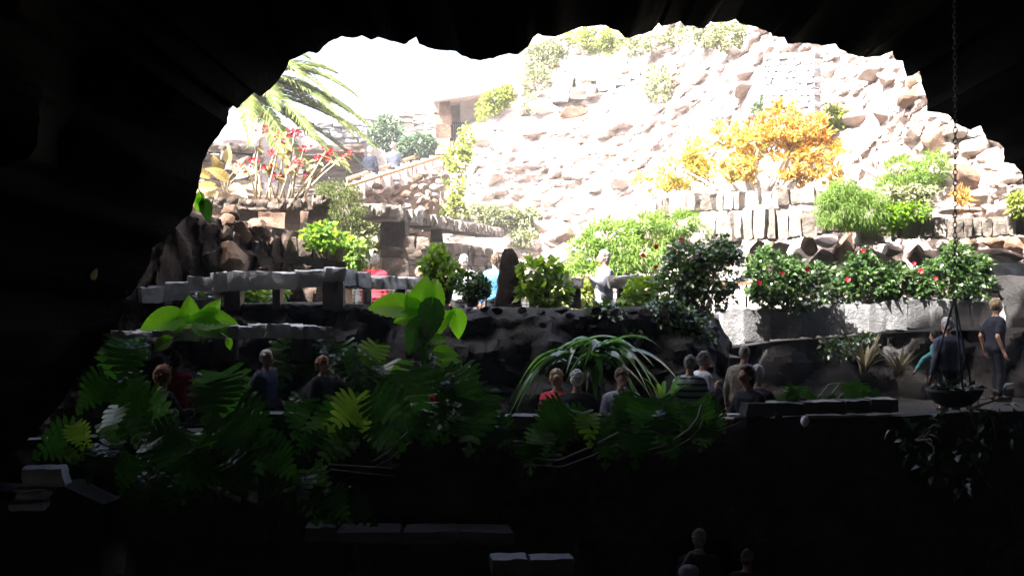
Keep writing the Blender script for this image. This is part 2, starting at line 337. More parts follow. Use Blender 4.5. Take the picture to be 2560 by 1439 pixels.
def flower_vf(c, r, petals=5):
    mb = MB(); c = Vector(c); ax = Vector((rnd(-.4, .4), -1, rnd(-.1, .6))).normalized()
    a = ax.cross(Vector((0, 0, 1))).normalized(); b = ax.cross(a)
    for k in range(petals):
        th = k * 2 * math.pi / petals; d = a * math.cos(th) + b * math.sin(th); s = ax.cross(d)
        mb.add([c, c + d * r * .6 + s * r * .45 + ax * r * .25, c + d * r + ax * r * .2, c + d * r * .6 - s * r * .45 + ax * r * .25], [(0, 1, 2, 3)])
    return mb.vf
def bush(name, label, cat, base, clumps, n, mat, leaf=(0.10, 0.06), droopdir=(0, -0.2, 0.1), spread=0.9, gap=0.35, stems=7, stemmat='twig', flowers=(), fmat='red', frad=0.06, group=None, surf=.5, droop=.25, stem_r=.018, gsc=2.5):
    bp = P(*base) if not isinstance(base, Vector) else base
    ex = []
    for c in clumps:
        for _ in range(4):
            a = rnd(0, 6.28); k_ = rnd(.28, .5); ex.append((c[0] + math.cos(a) * c[3] * rnd(.75, 1.15), c[1] - abs(math.sin(a)) ** .7 * math.copysign(1, math.sin(a) + .25) * c[4] * rnd(.7, 1.1), c[2] + rnd(-.4, .3) * c[5], c[3] * k_, c[4] * k_, c[5] * .6))
    clumps = list(clumps) + ex
    root = thing(name, bp, label, cat, group)
    pts, dr = cloud_pts(clumps, n, gap, gsc, surf, seed=len(bpy.data.objects) % 97)
    dirs = dr * spread + np.random.normal(size=dr.shape) * 0.5 + np.array(droopdir)
    part('foliage', leaf_cloud(pts, dirs, leaf[0], leaf[1], droop), M[mat], root)
    for k in range(stems):
        c = random.choices(clumps, [q[3] * q[4] for q in clumps])[0]
        e = P(c[0] + rnd(-.6, .6) * c[3], c[1] + rnd(-.6, .5) * c[4], c[2]); e.y += rnd(-.5, .5) * c[5]
        b0 = bp + Vector((rnd(-.08, .08), rnd(-.06, .06), 0)); mid = b0.lerp(e, .5) + Vector((rnd(-.1, .1), rnd(-.1, .1), .08))
        part('stem', MB().tube([b0, b0.lerp(mid, .5), mid, mid.lerp(e, .6) + Vector((0, 0, .04)), e], [stem_r, stem_r * .85, stem_r * .7, stem_r * .5, stem_r * .25], 5).vf, M[stemmat], root)
    for (fx, fy, fd) in flowers:
        part('flower', flower_vf(P(fx, fy, fd), frad * rnd(.85, 1.2)), M[fmat], root, smooth=False)
    return root

def leaf_frame(pos, tip, nrm):
    y = Vector(tip).normalized(); z = Vector(nrm); z = (z - y * z.dot(y)).normalized(); x = y.cross(z)
    Mx = Matrix((x, y, z)).transposed().to_4x4(); Mx.translation = pos; return Mx
def monstera_mesh(seed, mat):
    rs = np.random.RandomState(seed); nl = 8; v = []; f = []
    def bend(x, y):
        return (x, y, -0.32 * y * y - 0.30 * x * x + 0.10 * abs(x) + 0.02 * math.sin(9 * y + seed))
    ys = np.linspace(-0.12, 0.93, nl + 1)
    for s in (-1, 1):
        for i in range(nl):
            y0, y1 = ys[i], ys[i + 1]; t = (i + .5) / nl
            wd = 0.56 * math.sin(math.pi * min(1, (t * .86 + .18)) ** .85) * rs.uniform(.9, 1.08) + .05
            back = lerp(-0.22, 0.16, t); g = rs.choice([0, .06, .16]) * (y1 - y0)
            k = len(v)
            inn = wd * .75
            pts = [(0, y0), (inn * s, y0 + back * .75), (wd * .8 * s, y0 + back * .85 + g), (wd * s, (y0 + y1) / 2 + back + .02), (wd * .8 * s, y1 + back * .85 - g * 1.3), (inn * s, y1 + back * .75), (0, y1)]
            v += [bend(*q) for q in pts]
            quad = [(k, k + 1, k + 5, k + 6), (k + 1, k + 2, k + 4, k + 5), (k + 2, k + 3, k + 4)]
            f += [q if s > 0 else q[::-1] for q in quad]
    k = len(v); v += [bend(*q) for q in [(-.16, .97), (0, .92), (.16, .97), (0, 1.14)]]; f += [(k, k + 1, k + 2, k + 3)]
    me = bpy.data.meshes.new('split_leaf'); me.from_pydata(v, [], f); me.materials.append(mat)
    me.polygons.foreach_set('use_smooth', [True] * len(f)); return me
def ear_mesh(seed, mat, ny=18, nx=8, wid=.33):
    rs = np.random.RandomState(seed); v = []; f = []; ph = rs.uniform(0, 6)
    for j in range(ny + 1):
        t = j / ny; wdt = wid * (math.sin(math.pi * (t ** .70)) ** .85 * (1.08 - .25 * t) if 0 < t < 1 else 0.015) + .004 + .012 * math.sin(t * 46 + ph) * (0 < t < 1)
        for i in range(nx + 1):
            u = i / nx * 2 - 1
            y = t - 0.17 * abs(u) ** 1.5 * (1 - t) ** 2 * 1.6
            z = .10 * abs(u) * wdt * 3 - .35 * (t - .3) ** 2 * (1 if t > .3 else .2) + .022 * math.sin(t * 46 - abs(u) * 7) * abs(u) ** .5 + .02 * math.sin(7 * t + ph) * u
            v.append((u * wdt, y, z))
    for j in range(ny):
        for i in range(nx):
            a = j * (nx + 1) + i; f.append((a, a + 1, a + nx + 2, a + nx + 1))
    me = bpy.data.meshes.new('ear_leaf'); me.from_pydata(v, [], f); me.materials.append(mat)
    me.polygons.foreach_set('use_smooth', [True] * len(f)); return me
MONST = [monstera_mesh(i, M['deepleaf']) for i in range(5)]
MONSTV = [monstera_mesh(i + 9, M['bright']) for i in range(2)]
EARS = [ear_mesh(i, M['lime']) for i in range(4)]
EARD = [ear_mesh(i + 7, M['deepleaf']) for i in range(3)]
EART = [ear_mesh(i + 17, M['tan']) for i in range(3)]
def put_leaf(root, mesh, pos, tip, nrm, size, name='leaf', wid=1.0):
    return inst(name, mesh, root, Matrix.Translation(-Vector(root.location)) @ leaf_frame(Vector(pos), tip, nrm) @ Matrix.Diagonal((size * wid, size, size, 1)))
def stalk(root, a, b, r=.012, sag=.1, name='leaf_stalk', mat='strap'):
    a, b = Vector(a), Vector(b); m = a.lerp(b, .5) + Vector((0, 0, sag)) + (b - a).cross(Vector((0, 1, 0))) * .08
    part(name, MB().tube([a, a.lerp(m, .55), m, m.lerp(b, .55) + Vector((0, 0, sag * .2)), b], [r, r, r * .9, r * .75, r * .6], 5).vf, M[mat], root)
def strap_vf(base, d, up, L, wdt, arch, twist=0.0, n=10):
    base = Vector(base); d = Vector(d).normalized(); s = d.cross(Vector((0, 0, 1))).normalized(); v = []; f = []
    for i in range(n + 1):
        t = i / n; p = base + d * (L * (t * .85 if arch < 1 else t * .85)) + Vector((0, 0, L * (up * t - arch * t * t)))
        wv = wdt * (math.sin(math.pi * (0.12 + .88 * t) ** .8) + .03); sd = (s * math.cos(twist * t) + Vector((0, 0, 1)) * math.sin(twist * t))
        v += [p - sd * wv * .5 + Vector((0, 0, wv * .18)), p, p + sd * wv * .5 + Vector((0, 0, wv * .18))]
    for i in range(n):
        k = i * 3; f += [(k, k + 1, k + 4, k + 3), (k + 1, k + 2, k + 5, k + 4)]
    return v, f

# ================================================================== SETTING
def struct(name, v, f, mat, smooth=True, sharp=None):
    return tag(mk(name, v, f, mat, None, smooth, sharp), kind='structure')
# ---- cave shell: the mouth's rim, the vault behind it and unseen roof rock, thickened to shade the terraces
RIM = [(-700, 1900), (-420, 1560), (-200, 1330), (-40, 1200), (40, 1130), (110, 1055), (160, 1000), (200, 930), (235, 890), (270, 850), (285, 800), (300, 755), (330, 735), (350, 700), (375, 660), (380, 620), (400, 605), (430, 580), (455, 550), (480, 530), (487, 500), (492, 480), (500, 450),
 (507, 407), (520, 375), (542, 345), (567, 310), (574, 270), (585, 262), (592, 272), (615, 252), (635, 232), (650, 242), (675, 225), (700, 195), (720, 165), (725, 150), (737, 147), (772, 130), (792, 135), (805, 122), (822, 107), (855, 92), (882, 97), (905, 91), (927, 99), (945, 94), (972, 102), (1010, 112), (1042, 94), (1047, 110), (1070, 121), (1095, 125), (1140, 130), (1155, 140), (1175, 147), (1200, 152), (1232, 147), (1257, 137), (1297, 135), (1320, 120), (1335, 92), (1345, 85), (1357, 92), (1390, 92), (1420, 82), (1450, 70), (1480, 65), (1515, 66), (1525, 74), (1545, 77), (1562, 95), (1577, 96), (1589, 90), (1630, 79), (1646, 60), (1654, 68), (1700, 56), (1711, 66), (1733, 66), (1747, 73), (1760, 72), (1776, 57), (1817, 56), (1839, 49), (1847, 60), (1879, 65), (1906, 75), (1928, 82), (1931, 92), (1961, 94), (1969, 111), (2015, 108), (2058, 114), (2088, 111), (2099, 125), (2137, 141), (2164, 144), (2202, 141), (2231, 129), (2240, 152), (2255, 154), (2266, 193), (2281, 190), (2298, 176), (2304, 208), (2319, 252), (2316, 278), (2336, 281), (2371, 287), (2389, 310), (2427, 325), (2441, 313), (2453, 316), (2468, 348), (2497, 357), (2511, 371), (2508, 406), (2535, 412), (2555, 436), (2560, 473), (2600, 520), (2640, 620), (2660, 760), (2690, 1000), (2760, 1300), (2860, 1900)]
def rim_d(px, py): return interp([(-700, 14.4), (300, 15.0), (700, 15.8), (1000, 16.2), (1400, 16.6), (1900, 18.2), (2400, 19.4), (2860, 19.4)], px)  # roof edge brought further out on the right to shade the walkway
rim = []
for (x0, y0), (x1, y1) in zip(RIM, RIM[1:]):
    n = max(1, int(math.hypot(x1 - x0, y1 - y0) / 7))
    for k in range(n):
        t = k / n; x, y = lerp(x0, x1, t), lerp(y0, y1, t)
        j = mn.noise(Vector((x * .06, y * .06, 1.3))) * 3.0 + mn.noise(Vector((x * .17, y * .17, 5.3))) * 1.6
        dx, dy = x - 1380, y - 720; q = math.hypot(dx, dy)
        x += dx / q * j; y += dy / q * j
        rim.append(P(x, y, rim_d(x, y) + .35 * mn.noise(Vector((x * .008, y * .008, 9)))))
rim.append(P(*RIM[-1], 19.4))
CEN = Vector((0.4, 0, -0.8))
def ring(dy, out, amp, k, yabs=None):
    r = []
    for p in rim:
        o = Vector((p.x - CEN.x, 0, p.z - CEN.z)).normalized()
        q = p + o * out + Vector((0, dy, 0))
        if yabs is not None: q.y = yabs
        nz = mn.fractal(q * .55 + Vector((k * 2.7, 0, 0)), .9, 2.1, 4)
        r.append(q + o * nz * amp + Vector((0, nz * amp * .5, 0)))
    return r
rings = [ring(-7, 14, .3, 8), ring(-2.0, 10.5, .5, 9), ring(.3, 8.0, .5, 10), ring(0.6, 5.0, .45, 11), ring(.5, 2.0, .4, 12), ring(.28, .5, .2, 13), rim,
         ring(-.25, .22, .12, 1), ring(-.7, .6, .25, 2), ring(-1.5, 1.1, .4, 3), ring(-2.2, 1.6, .5, 3.5), ring(-3, 2.0, .6, 4), ring(-4, 2.4, .6, 4.3), ring(-5, 2.8, .7, 4.6), ring(-6, 3.2, .8, 5), ring(-7.5, 3.6, .8, 5.3), ring(-9, 4.0, .8, 5.6), ring(0, 4.5, .8, 6, 3.0), ring(0, 5.0, .8, 7, -6), ring(0, 3.0, .8, 7.5, -12), ring(0, -3.0, .6, 7.7, -14)]
nr = len(rim); v = [q for r in rings for q in r]; f = []
for a in range(len(rings) - 1):
    for i in range(nr - 1):
        f.append((a * nr + i, a * nr + i + 1, (a + 1) * nr + i + 1, (a + 1) * nr + i))
k = len(v); v.append(Vector((0, -15, -1)))
for i in range(nr - 1): f.append(((len(rings) - 1) * nr + i, (len(rings) - 1) * nr + i + 1, k))
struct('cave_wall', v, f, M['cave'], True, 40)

# ---- ground sheet to the horizon (far below the terraces) with the cave floor
def sheet(name, x0, x1, y0, y1, z, nx, ny, mat, amp=.05, sc=.6):
    v = []; f = []
    for j in range(ny + 1):
        for i in range(nx + 1):
            x, y = lerp(x0, x1, i / nx), lerp(y0, y1, j / ny); v.append((x, y, z + amp * mn.fractal(Vector((x, y, z)) * sc, .9, 2.1, 4)))
    for j in range(ny):
        for i in range(nx):
            a = j * (nx + 1) + i; f.append((a, a + 1, a + nx + 2, a + nx + 1))
    return struct(name, v, f, mat)
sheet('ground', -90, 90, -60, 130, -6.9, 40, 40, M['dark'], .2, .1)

# ---- rock faces: a ragged front between two lines, a flat top behind
def rock_face(name, path, zbot, back, mat, amp=.3, sc=.9, step=.11, rows=16, kind=True, topamp=.05, lean=.5):
    """path=[(px,py_top,d)]; front face falls to zbot (leaning towards the camera), top runs back by `back` metres"""
    pts = [P(*q) for q in path]; line = []
    for a, b in zip(pts, pts[1:]):
        n = max(1, int((b - a).length / step)); line += [a.lerp(b, i / n) for i in range(n)]
    line.append(pts[-1]); v = []; f = []; n = len(line)
    nb = max(3, int(back / .35))
    for r in range(-nb, rows + 1):
        for p in line:
            if r < 0:
                t = -r / nb; q = p + Vector((0, back * t, 0)); q.z += topamp * mn.fractal(q * 1.3, .9, 2.1, 4)
            else:
                t = r / rows; q = Vector((p.x, p.y - lean * t, lerp(p.z, zbot, t)))
                e = min(1, .25 + r * .35); nz = mn.fractal(q * sc, .8, 2.1, 5); cell = mn.voronoi(q * sc * 1.6)[0]
                q += Vector((.3 * nz, -nz - (cell[1] - cell[0]) * 1.1, .4 * nz)) * amp * e
            v.append(q)
    for r in range(nb + rows):
        for i in range(n - 1):
            a = r * n + i; f.append((a, a + n, a + n + 1, a + 1))
    return struct(name, v, f, mat, True, 38)

# seating terrace (mid level) and the dark drop below it
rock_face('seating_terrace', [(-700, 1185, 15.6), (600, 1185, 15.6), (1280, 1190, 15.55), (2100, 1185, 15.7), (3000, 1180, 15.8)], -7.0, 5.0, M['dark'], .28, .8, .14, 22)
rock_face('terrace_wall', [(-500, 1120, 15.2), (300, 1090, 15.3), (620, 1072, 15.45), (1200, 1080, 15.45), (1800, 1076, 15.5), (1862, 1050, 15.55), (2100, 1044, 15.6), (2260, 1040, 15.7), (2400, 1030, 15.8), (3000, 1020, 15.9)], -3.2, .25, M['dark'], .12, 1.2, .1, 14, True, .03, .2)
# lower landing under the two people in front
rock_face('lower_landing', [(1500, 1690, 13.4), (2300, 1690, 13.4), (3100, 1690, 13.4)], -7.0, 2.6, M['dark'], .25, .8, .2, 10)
# rock bank carrying the upper plaza: its ragged crest
rock_face('rock_bank', [(120, 790, 17.6), (300, 768, 17.8), (600, 762, 18.2), (880, 764, 18.5), (1000, 770, 18.6), (1180, 778, 18.3), (1240, 772, 18.4), (1480, 780, 18.6), (1600, 770, 18.9), (1700, 775, 19.3), (1800, 800, 19.8), (1830, 860, 20.5)], -2.6, 1.4, M['dark'], .42, .9, .06, 44, True, .06, 1.3)
rock_face('right_rocks', [(2478, 700, 23.3), (2520, 690, 23.1), (2600, 700, 23.0), (2900, 690, 23.0)], -2.6, 1.2, M['dark'], .4, .9, .07, 24, True, .06, .5)
rock_face('right_bank', [(1790, 872, 22.5), (1960, 852, 22.5), (2120, 842, 22.6), (2300, 828, 22.7), (2496, 822, 22.7), (2900, 815, 22.9)], -2.6, 1.5, M['dark'], .45, .8, .09, 24, True, .06, .4)
# right-hand walkway, the plaza floor
sheet('walkway', 2.5, 16, 18.5, 24.5, -2.05, 60, 40, M['dark'], .04, 1.2)
sheet('plaza_floor', -16, 3.7, 19.2, 60, -1.12, 40, 50, M['floor'], .05, .8)
sheet('plaza_floor', 3.7, 24, 23.8, 60, -1.13, 40, 40, M['floor'], .05, .8)

# ---- the cliff round the pit: base depth per direction, then real relief
XL = [(20, 1330), (80, 1335), (130, 1308), (200, 1285), (260, 1205), (300, 1165), (350, 1135), (450, 1105), (600, 1095), (760, 1095)]
def cliff_base(px, py):
    d = interp([(1050, 38.5), (1300, 38), (1600, 36), (1800, 32.5), (2000, 29.5), (2200, 27.0), (2400, 25.2), (2560, 24.2), (2900, 23.5)], px)
    return d + interp([(0, 5.5), (300, 2.5), (600, 0.0), (760, -0.4)], py) * interp([(1500, 1.8), (1900, 1.0), (2150, 1.0), (2300, .6)], px)
def cliff_d(px, py):
    d = cliff_base(px, py); p = P(px, py, d)
    a = mn.fractal(p * .33 + Vector((11, 3, 5)), .85, 2.1, 5); q = p + Vector((0, 0, .5 * a))
    c1 = mn.voronoi(Vector((q.x * .55, q.y * .4, q.z * .95)))[0]; c2 = mn.voronoi(Vector((q.x * 1.4, q.y, q.z * 2.2)) + Vector((5, 5, 5)))[0]
    lay = (q.z * .85 + .5 * mn.noise(Vector((p.x * .3, 0, p.z * .3)))) % 1.0
    def hsh(pt): return (math.sin(pt.x * 12.9898 + pt.y * 78.233 + pt.z * 37.719) * 43758.5453) % 1.0
    v1 = mn.voronoi(Vector((q.x * .9, q.y * .8, q.z * 1.5)))[1][0]; v2 = mn.voronoi(Vector((q.x * 2.8, q.y * 2.4, q.z * 4.6)))[1][0]
    d -= .14 * hsh(v1) + .13 * hsh(v2) - .15
    disp = .7 * a + .25 * (c1[1] - c1[0]) + .12 * (c2[1] - c2[0]) + .3 * (lay ** 2) + .12 * mn.noise(p * 3.1)
    return d - disp
v = []; f = []; NX, NY = 380, 220; EX = 6
for j in range(NY + 1):
    py = lerp(-40, 745, j / NY); xl = interp(XL, py)
    for i in range(-EX, NX + 1):
        if i < 0:
            p = P(xl - i * 2, py, cliff_d(xl, py) + 1.2 + (-i) ** 1.5 * .7)
        else:
            px = lerp(xl, 2880, (i / NX)); p = P(px, py, cliff_d(px, py) + (1.2 * (1 - i / 6) ** 2 if i < 6 else 0))
        v.append(p)
W = NX + 1 + EX
for j in range(NY):
    for i in range(W - 1):
        a = j * W + i; f.append((a, a + W, a + W + 1, a + 1))
cliff = struct('cliff', v, f, M['cliff'], True, 30)
def c_rock(px, py, wpx, hpx, kind='cliffrock', out=.1, tilt=.25):
    d = cliff_d(px, py); w_, h_ = wpx / F * d, hpx / F * d
    place_rock(cliff, kind, P(px, py, d - out * w_ * .3), w_, h_, (w_ + h_) * .6, 'rock', tilt)
# named ledges of the photograph
for q in [(1435, 288, 120, 44, 'brownrock'), (1370, 278, 110, 50), (2195, 172, 130, 62), (2225, 200, 110, 60), (2290, 205, 60, 60, 'brownrock'), (2275, 250, 90, 60, 'brownrock'), (2450, 355, 130, 80), (2420, 370, 90, 90), (2480, 385, 80, 46), (2530, 440, 70, 80), (2415, 450, 110, 80, 'brownrock'), (2460, 485, 100, 60), (2400, 320, 70, 60), (2330, 350, 80, 70, 'brownrock'), (2290, 330, 70, 60), (2210, 290, 80, 50), (2150, 300, 90, 60), (2250, 380, 120, 60), (2340, 420, 70, 80), (2500, 520, 90, 60), (2550, 560, 80, 70), (1960, 108, 46, 38), (1930, 95, 30, 50), (1840, 130, 70, 40), (1880, 175, 90, 50), (1870, 220, 100, 50), (1700, 265, 90, 40), (1660, 300, 60, 30), (1250, 320, 60, 40), (1200, 350, 70, 50), (1280, 290, 90, 45), (1330, 330, 80, 40), (1180, 420, 60, 60), (1240, 440, 80, 50), (1440, 440, 90, 60), (1480, 470, 70, 46), (1540, 460, 60, 46), (1380, 500, 70, 50), (1300, 520, 80, 50), (1360, 570, 80, 60), (1420, 590, 60, 60, 'brownrock'), (1380, 610, 60, 40), (1340, 615, 50, 40), (1440, 640, 60, 60), (1300, 560, 60, 40)]:
    c_rock(*q)
for _ in range(80):
    py = rnd(70, 560); px = rnd(interp(XL, py) + 20, 2540); s = rnd(14, 40) * (1.35 if px > 2100 else 1)
    c_rock(px, py, s, s * rnd(.5, .9), random.choice(('cliffrock', 'cliffrock', 'cliffrock', 'cliffrock', 'brownrock')), -.1)
# two long courses of rough stones across the cliff, a panel of cut grey blocks
for path in ([(1375, 232, 262, 0), (1470, 212, 245, 0), (1560, 185, 215, 0), (1600, 165, 195, 0)], [(1390, 195, 232, 0), (1480, 178, 210, 0), (1570, 148, 182, 0)]):
    r = cliff; s = []
    for (x, a, b, _) in path: s.append((x, a, b, cliff_d(x, (a + b) / 2) - .5))
    dm = sum(q[3] for q in s) / len(s); s = [(a, b, c, dm + (d - dm) * .3) for a, b, c, d in s]
    block_run(cliff, 'block', s, .55, .9, 'stone_block', .15, .01, 1, .2, .12)
pan = thing('stone_wall', P(1968, 300, 30.2), 'panel of small grey cut blocks set high in the cliff above the orange shrub', 'wall')
block_run(pan, 'panel', [(1908, 135, 305, 31.2), (2036, 130, 300, 29.7)], .22, .25, 'stone_block', .015, .002, 11, .06, .03)

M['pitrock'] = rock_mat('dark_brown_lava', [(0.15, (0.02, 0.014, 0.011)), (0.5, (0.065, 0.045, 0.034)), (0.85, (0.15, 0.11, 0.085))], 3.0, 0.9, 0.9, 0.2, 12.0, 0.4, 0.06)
# ---- left side of the pit
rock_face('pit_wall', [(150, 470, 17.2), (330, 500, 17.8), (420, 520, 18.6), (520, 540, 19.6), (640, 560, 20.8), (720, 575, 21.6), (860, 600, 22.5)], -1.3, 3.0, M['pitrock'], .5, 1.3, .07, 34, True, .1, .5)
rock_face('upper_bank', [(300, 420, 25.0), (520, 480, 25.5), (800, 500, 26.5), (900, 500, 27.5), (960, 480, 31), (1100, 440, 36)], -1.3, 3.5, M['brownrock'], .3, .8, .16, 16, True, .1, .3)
rock_face('far_bank', [(250, 330, 36), (520, 352, 37), (760, 345, 41), (900, 350, 43), (1000, 400, 43.5), (1150, 380, 44)], -1.3, 3.0, M['cliff'], .35, .8, .2, 22, True, .1, .3)
rock_face('hilltop', [(-600, 330, 60), (400, 300, 58), (800, 292, 56), (1000, 285, 55), (1150, 270, 55), (1400, 230, 60), (2000, 240, 60)], -1.3, 60.0, M['pale'], .5, .4, 1.2, 12, True, .3, .5)

# ---- thin volume added to mimic veiling lens glare: one closed box round everything
hz_ = mk('glare_veil', *MB().box((0, 35, 7), (200, 210, 30)).vf, None, None, False); tag(hz_, kind='stuff')
hm_ = bpy.data.materials.new('glare_veil_air'); hm_.use_nodes = True; hn = hm_.node_tree; hn.nodes.clear()
ho = hn.nodes.new('ShaderNodeOutputMaterial'); hv = hn.nodes.new('ShaderNodeVolumePrincipled')
hv.inputs['Color'].default_value = (.95, .96, 1, 1); hv.inputs['Density'].default_value = GLARE_VEIL; hv.inputs['Anisotropy'].default_value = 0.0
hn.links.new(hv.outputs[0], ho.inputs['Volume']); hz_.data.materials.append(hm_)

# ================================================================== WALLS, PARAPETS, STONES
def wall(label, base, runs, cat='wall', name='stone_wall', group=None):
    r = thing(name, P(*base), label, cat, group)
    for a in runs: block_run(r, *a)
    return r
def post(root, kind, px, py0, py1, wpx, d, dep=.3, name='post'):
    a, b = P(px, py0, d), P(px, py1, d)
    return one_block(root, kind, ((a.x), d + dep / 2, (a.z + b.z) / 2), (wpx / F * d, dep, abs(a.z - b.z) + .02), rnd(-.1, .1), name)

# long pale slab parapet at the left, its right-hand continuation and their posts
r = wall('long pale stone slab parapet on dark posts, bending at its right end', (620, 770, 18.3), [
    ('slab', [(372, 716, 758, 17.6), (455, 706, 748, 17.7), (470, 694, 738, 17.75), (560, 684, 728, 17.9), (700, 677, 722, 18.0), (862, 668, 712, 18.2)], .3, .5, 'stone_block', .03, -.012, 1, .10, .06),
    ('slab', [(862, 672, 714, 18.2), (950, 690, 722, 19.2), (1062, 696, 724, 20.4)], .3, .45, 'stone_block', .03, -.012, 1, .10, .06)], 'parapet', 'stone_parapet')
one_block(r, 'slab', P(372, 738, 17.5), (.28, .4, .22), .5)
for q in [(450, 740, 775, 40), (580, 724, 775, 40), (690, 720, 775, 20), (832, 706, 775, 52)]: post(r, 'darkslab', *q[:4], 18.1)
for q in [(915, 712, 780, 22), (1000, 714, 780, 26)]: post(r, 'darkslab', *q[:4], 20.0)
# lower slab with the two-leaved plant
r = wall('lower pale slab ledge below the elephant-ear plant at the left', (560, 860, 16.9), [
    ('slab', [(276, 832, 860, 16.4), (450, 822, 853, 16.5), (620, 815, 847, 16.7), (740, 813, 845, 16.9), (832, 816, 848, 17.0)], .24, .5, 'stone_block', .025, -.012, 1, .12, .06)], 'parapet', 'stone_parapet')
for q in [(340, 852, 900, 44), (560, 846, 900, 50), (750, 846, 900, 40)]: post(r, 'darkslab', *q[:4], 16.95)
# big planter trough at the right
wall('long grey stone planter trough under the red-flowered hedge', (2140, 862, 22.6), [
    ('midslab', [(1812, 776, 866, 22.2), (1960, 768, 846, 22.3), (2120, 762, 836, 22.4), (2300, 752, 822, 22.5), (2420, 752, 818, 22.5), (2496, 756, 816, 22.5)], .34, .35, 'stone_block', .05, -.02, 1, .07, .09)], 'planter', 'stone_planter')
# small pale parapet pieces on the plaza
r = wall('short pale slab on a dark post left of the woman in the scarf', (1440, 765, 20.9), [('slab', [(1335, 692, 716, 20.9), (1408, 692, 718, 20.9), (1460, 690, 722, 20.9)], .3, .35)], 'parapet', 'stone_parapet')
post(r, 'darkslab', 1437, 718, 770, 30, 21.0)
r = wall('short pale slab parapet right of the woman in the scarf', (1580, 770, 20.8), [('slab', [(1520, 690, 722, 20.7), (1660, 688, 718, 20.7)], .3, .35)], 'parapet', 'stone_parapet')
post(r, 'darkslab', 1560, 716, 790, 30, 20.9); post(r, 'darkslab', 1636, 716, 790, 26, 20.9)
wall('pale slab bench end at the right edge above the trough', (2490, 690, 23.6), [('slab', [(2420, 662, 692, 23.5), (2520, 658, 690, 23.6), (2620, 656, 688, 23.7)], .55, .5, 'stone_block', .01, .004, 1, .04, .02)], 'bench', 'stone_bench')
wall('pale slab wall half hidden by the red-flowered hedge', (2200, 700, 24.2), [('slab', [(2000, 676, 702, 24.2), (2160, 672, 700, 24.2), (2420, 668, 696, 24.2)], .5, .4)], 'wall')
# upper left planter ledges
r = wall('brown stone ledge carrying the red-tipped stems, upper left', (650, 590, 22.6), [
    ('brownblock', [(508, 491, 516, 22.5), (620, 497, 524, 22.6), (700, 498, 526, 22.6), (786, 494, 524, 22.7)], .17, .6, 'stone_block', .015, .003, 1, .06, .03),
    ('brownblock', [(782, 486, 512, 22.5), (834, 490, 516, 22.6)], .16, .5, 'stone_block', .015, .003, 1, .1, .03)], 'ledge', 'stone_ledge')
for q in [(728, 522, 596, 36), (610, 524, 560, 60), (800, 516, 560, 60)]: post(r, 'brownblock', *q[:4], 22.8)
r = wall('dark brown stone ledge of upright blocks behind the large boulder', (740, 665, 21.8), [
    ('brownblock', [(596, 600, 646, 21.6), (700, 592, 645, 21.5), (780, 598, 642, 21.6), (886, 606, 660, 21.7)], .2, .5, 'stone_block', .03, .004, 1, .1, .05)], 'ledge', 'stone_ledge')
for q in [(650, 640, 700, 60), (790, 638, 700, 130), (870, 655, 720, 36)]: post(r, 'brownblock', *q[:4], 21.9)
# walkway parapet receding into the plaza on stacked piers
r = wall('weathered walkway parapet receding on stacked stone piers, centre left', (985, 690, 24.6), [
    ('block', [(880, 505, 535, 24.0), (1015, 514, 545, 24.6)], .22, .9, 'stone_block', .02, .004, 1, .06, .03),
    ('block', [(1000, 517, 551, 24.6), (1060, 532, 563, 26.2), (1130, 548, 575, 28.6), (1200, 560, 585, 31.2), (1262, 572, 594, 33.6)], .22, .8, 'stone_block', .02, .004, 1, .06, .03)], 'parapet', 'stone_parapet')
for (px, a, b, wd, d) in [(985, 545, 622, 64, 25.0), (980, 620, 650, 50, 24.9), (1090, 562, 612, 30, 28.2), (1022, 585, 625, 44, 26.0)]: post(r, 'brownblock', px, a, b, wd, d, .5, 'pier_stone')
for (px, a, b, wd) in [(975, 618, 642, 52), (1030, 620, 648, 52), (970, 646, 692, 34), (1002, 646, 692, 36), (1024, 592, 620, 28), (1056, 594, 622, 32)]: post(r, 'brownblock', px, a, b, wd, 24.7, .5, 'pier_stone')
wall('low wall of grey stacked blocks under the receding walkway parapet', (1120, 690, 27.5), [
    ('brownblock', [(1045, 602, 690, 26.0), (1130, 606, 688, 28.0), (1235, 620, 690, 31.0)], .42, .5, 'stone_block', .03, .01, 3, .08, .03)])
# right-hand retaining courses
wall('upper retaining wall of upright stones below the orange shrub', (1800, 560, 26.5), [
    ('block', [(1525, 538, 570, 31.5), (1600, 522, 560, 30.0), (1660, 500, 545, 28.2), (1720, 486, 526, 26.6), (1850, 482, 524, 25.6), (1945, 480, 520, 25.0)], .19, .55, 'stone_block', .09, .022, 1, .08, .09),
    ('block', [(1945, 470, 512, 24.9), (2060, 474, 508, 24.6), (2210, 482, 520, 24.4), (2330, 478, 520, 24.4)], .3, .5, 'stone_block', .06, .006, 1, .15, .08)])
wall('middle retaining wall of big pale upright stones behind the hedge', (1950, 612, 23.6), [
    ('block', [(1755, 560, 606, 24.6), (1850, 528, 596, 23.8), (1930, 520, 600, 23.4), (2010, 526, 592, 23.3), (2080, 535, 580, 23.2), (2195, 540, 575, 23.2)], .25, .5, 'stone_block', .1, .025, 1, .12, .1),
    ('block', [(2150, 574, 612, 23.4), (2240, 568, 606, 23.4)], .3, .5, 'stone_block', .05, .006, 1, .08, .05)])
wall('right-hand retaining wall of dark-stained upright stones by the hanging chain', (2400, 600, 23.3), [
    ('block', [(2228, 544, 596, 23.3), (2340, 540, 594, 23.2), (2450, 546, 592, 23.1), (2560, 540, 586, 23.0), (2700, 536, 582, 23.0)], .22, .5, 'stone_block', .1, .025, 1, .1, .1)])
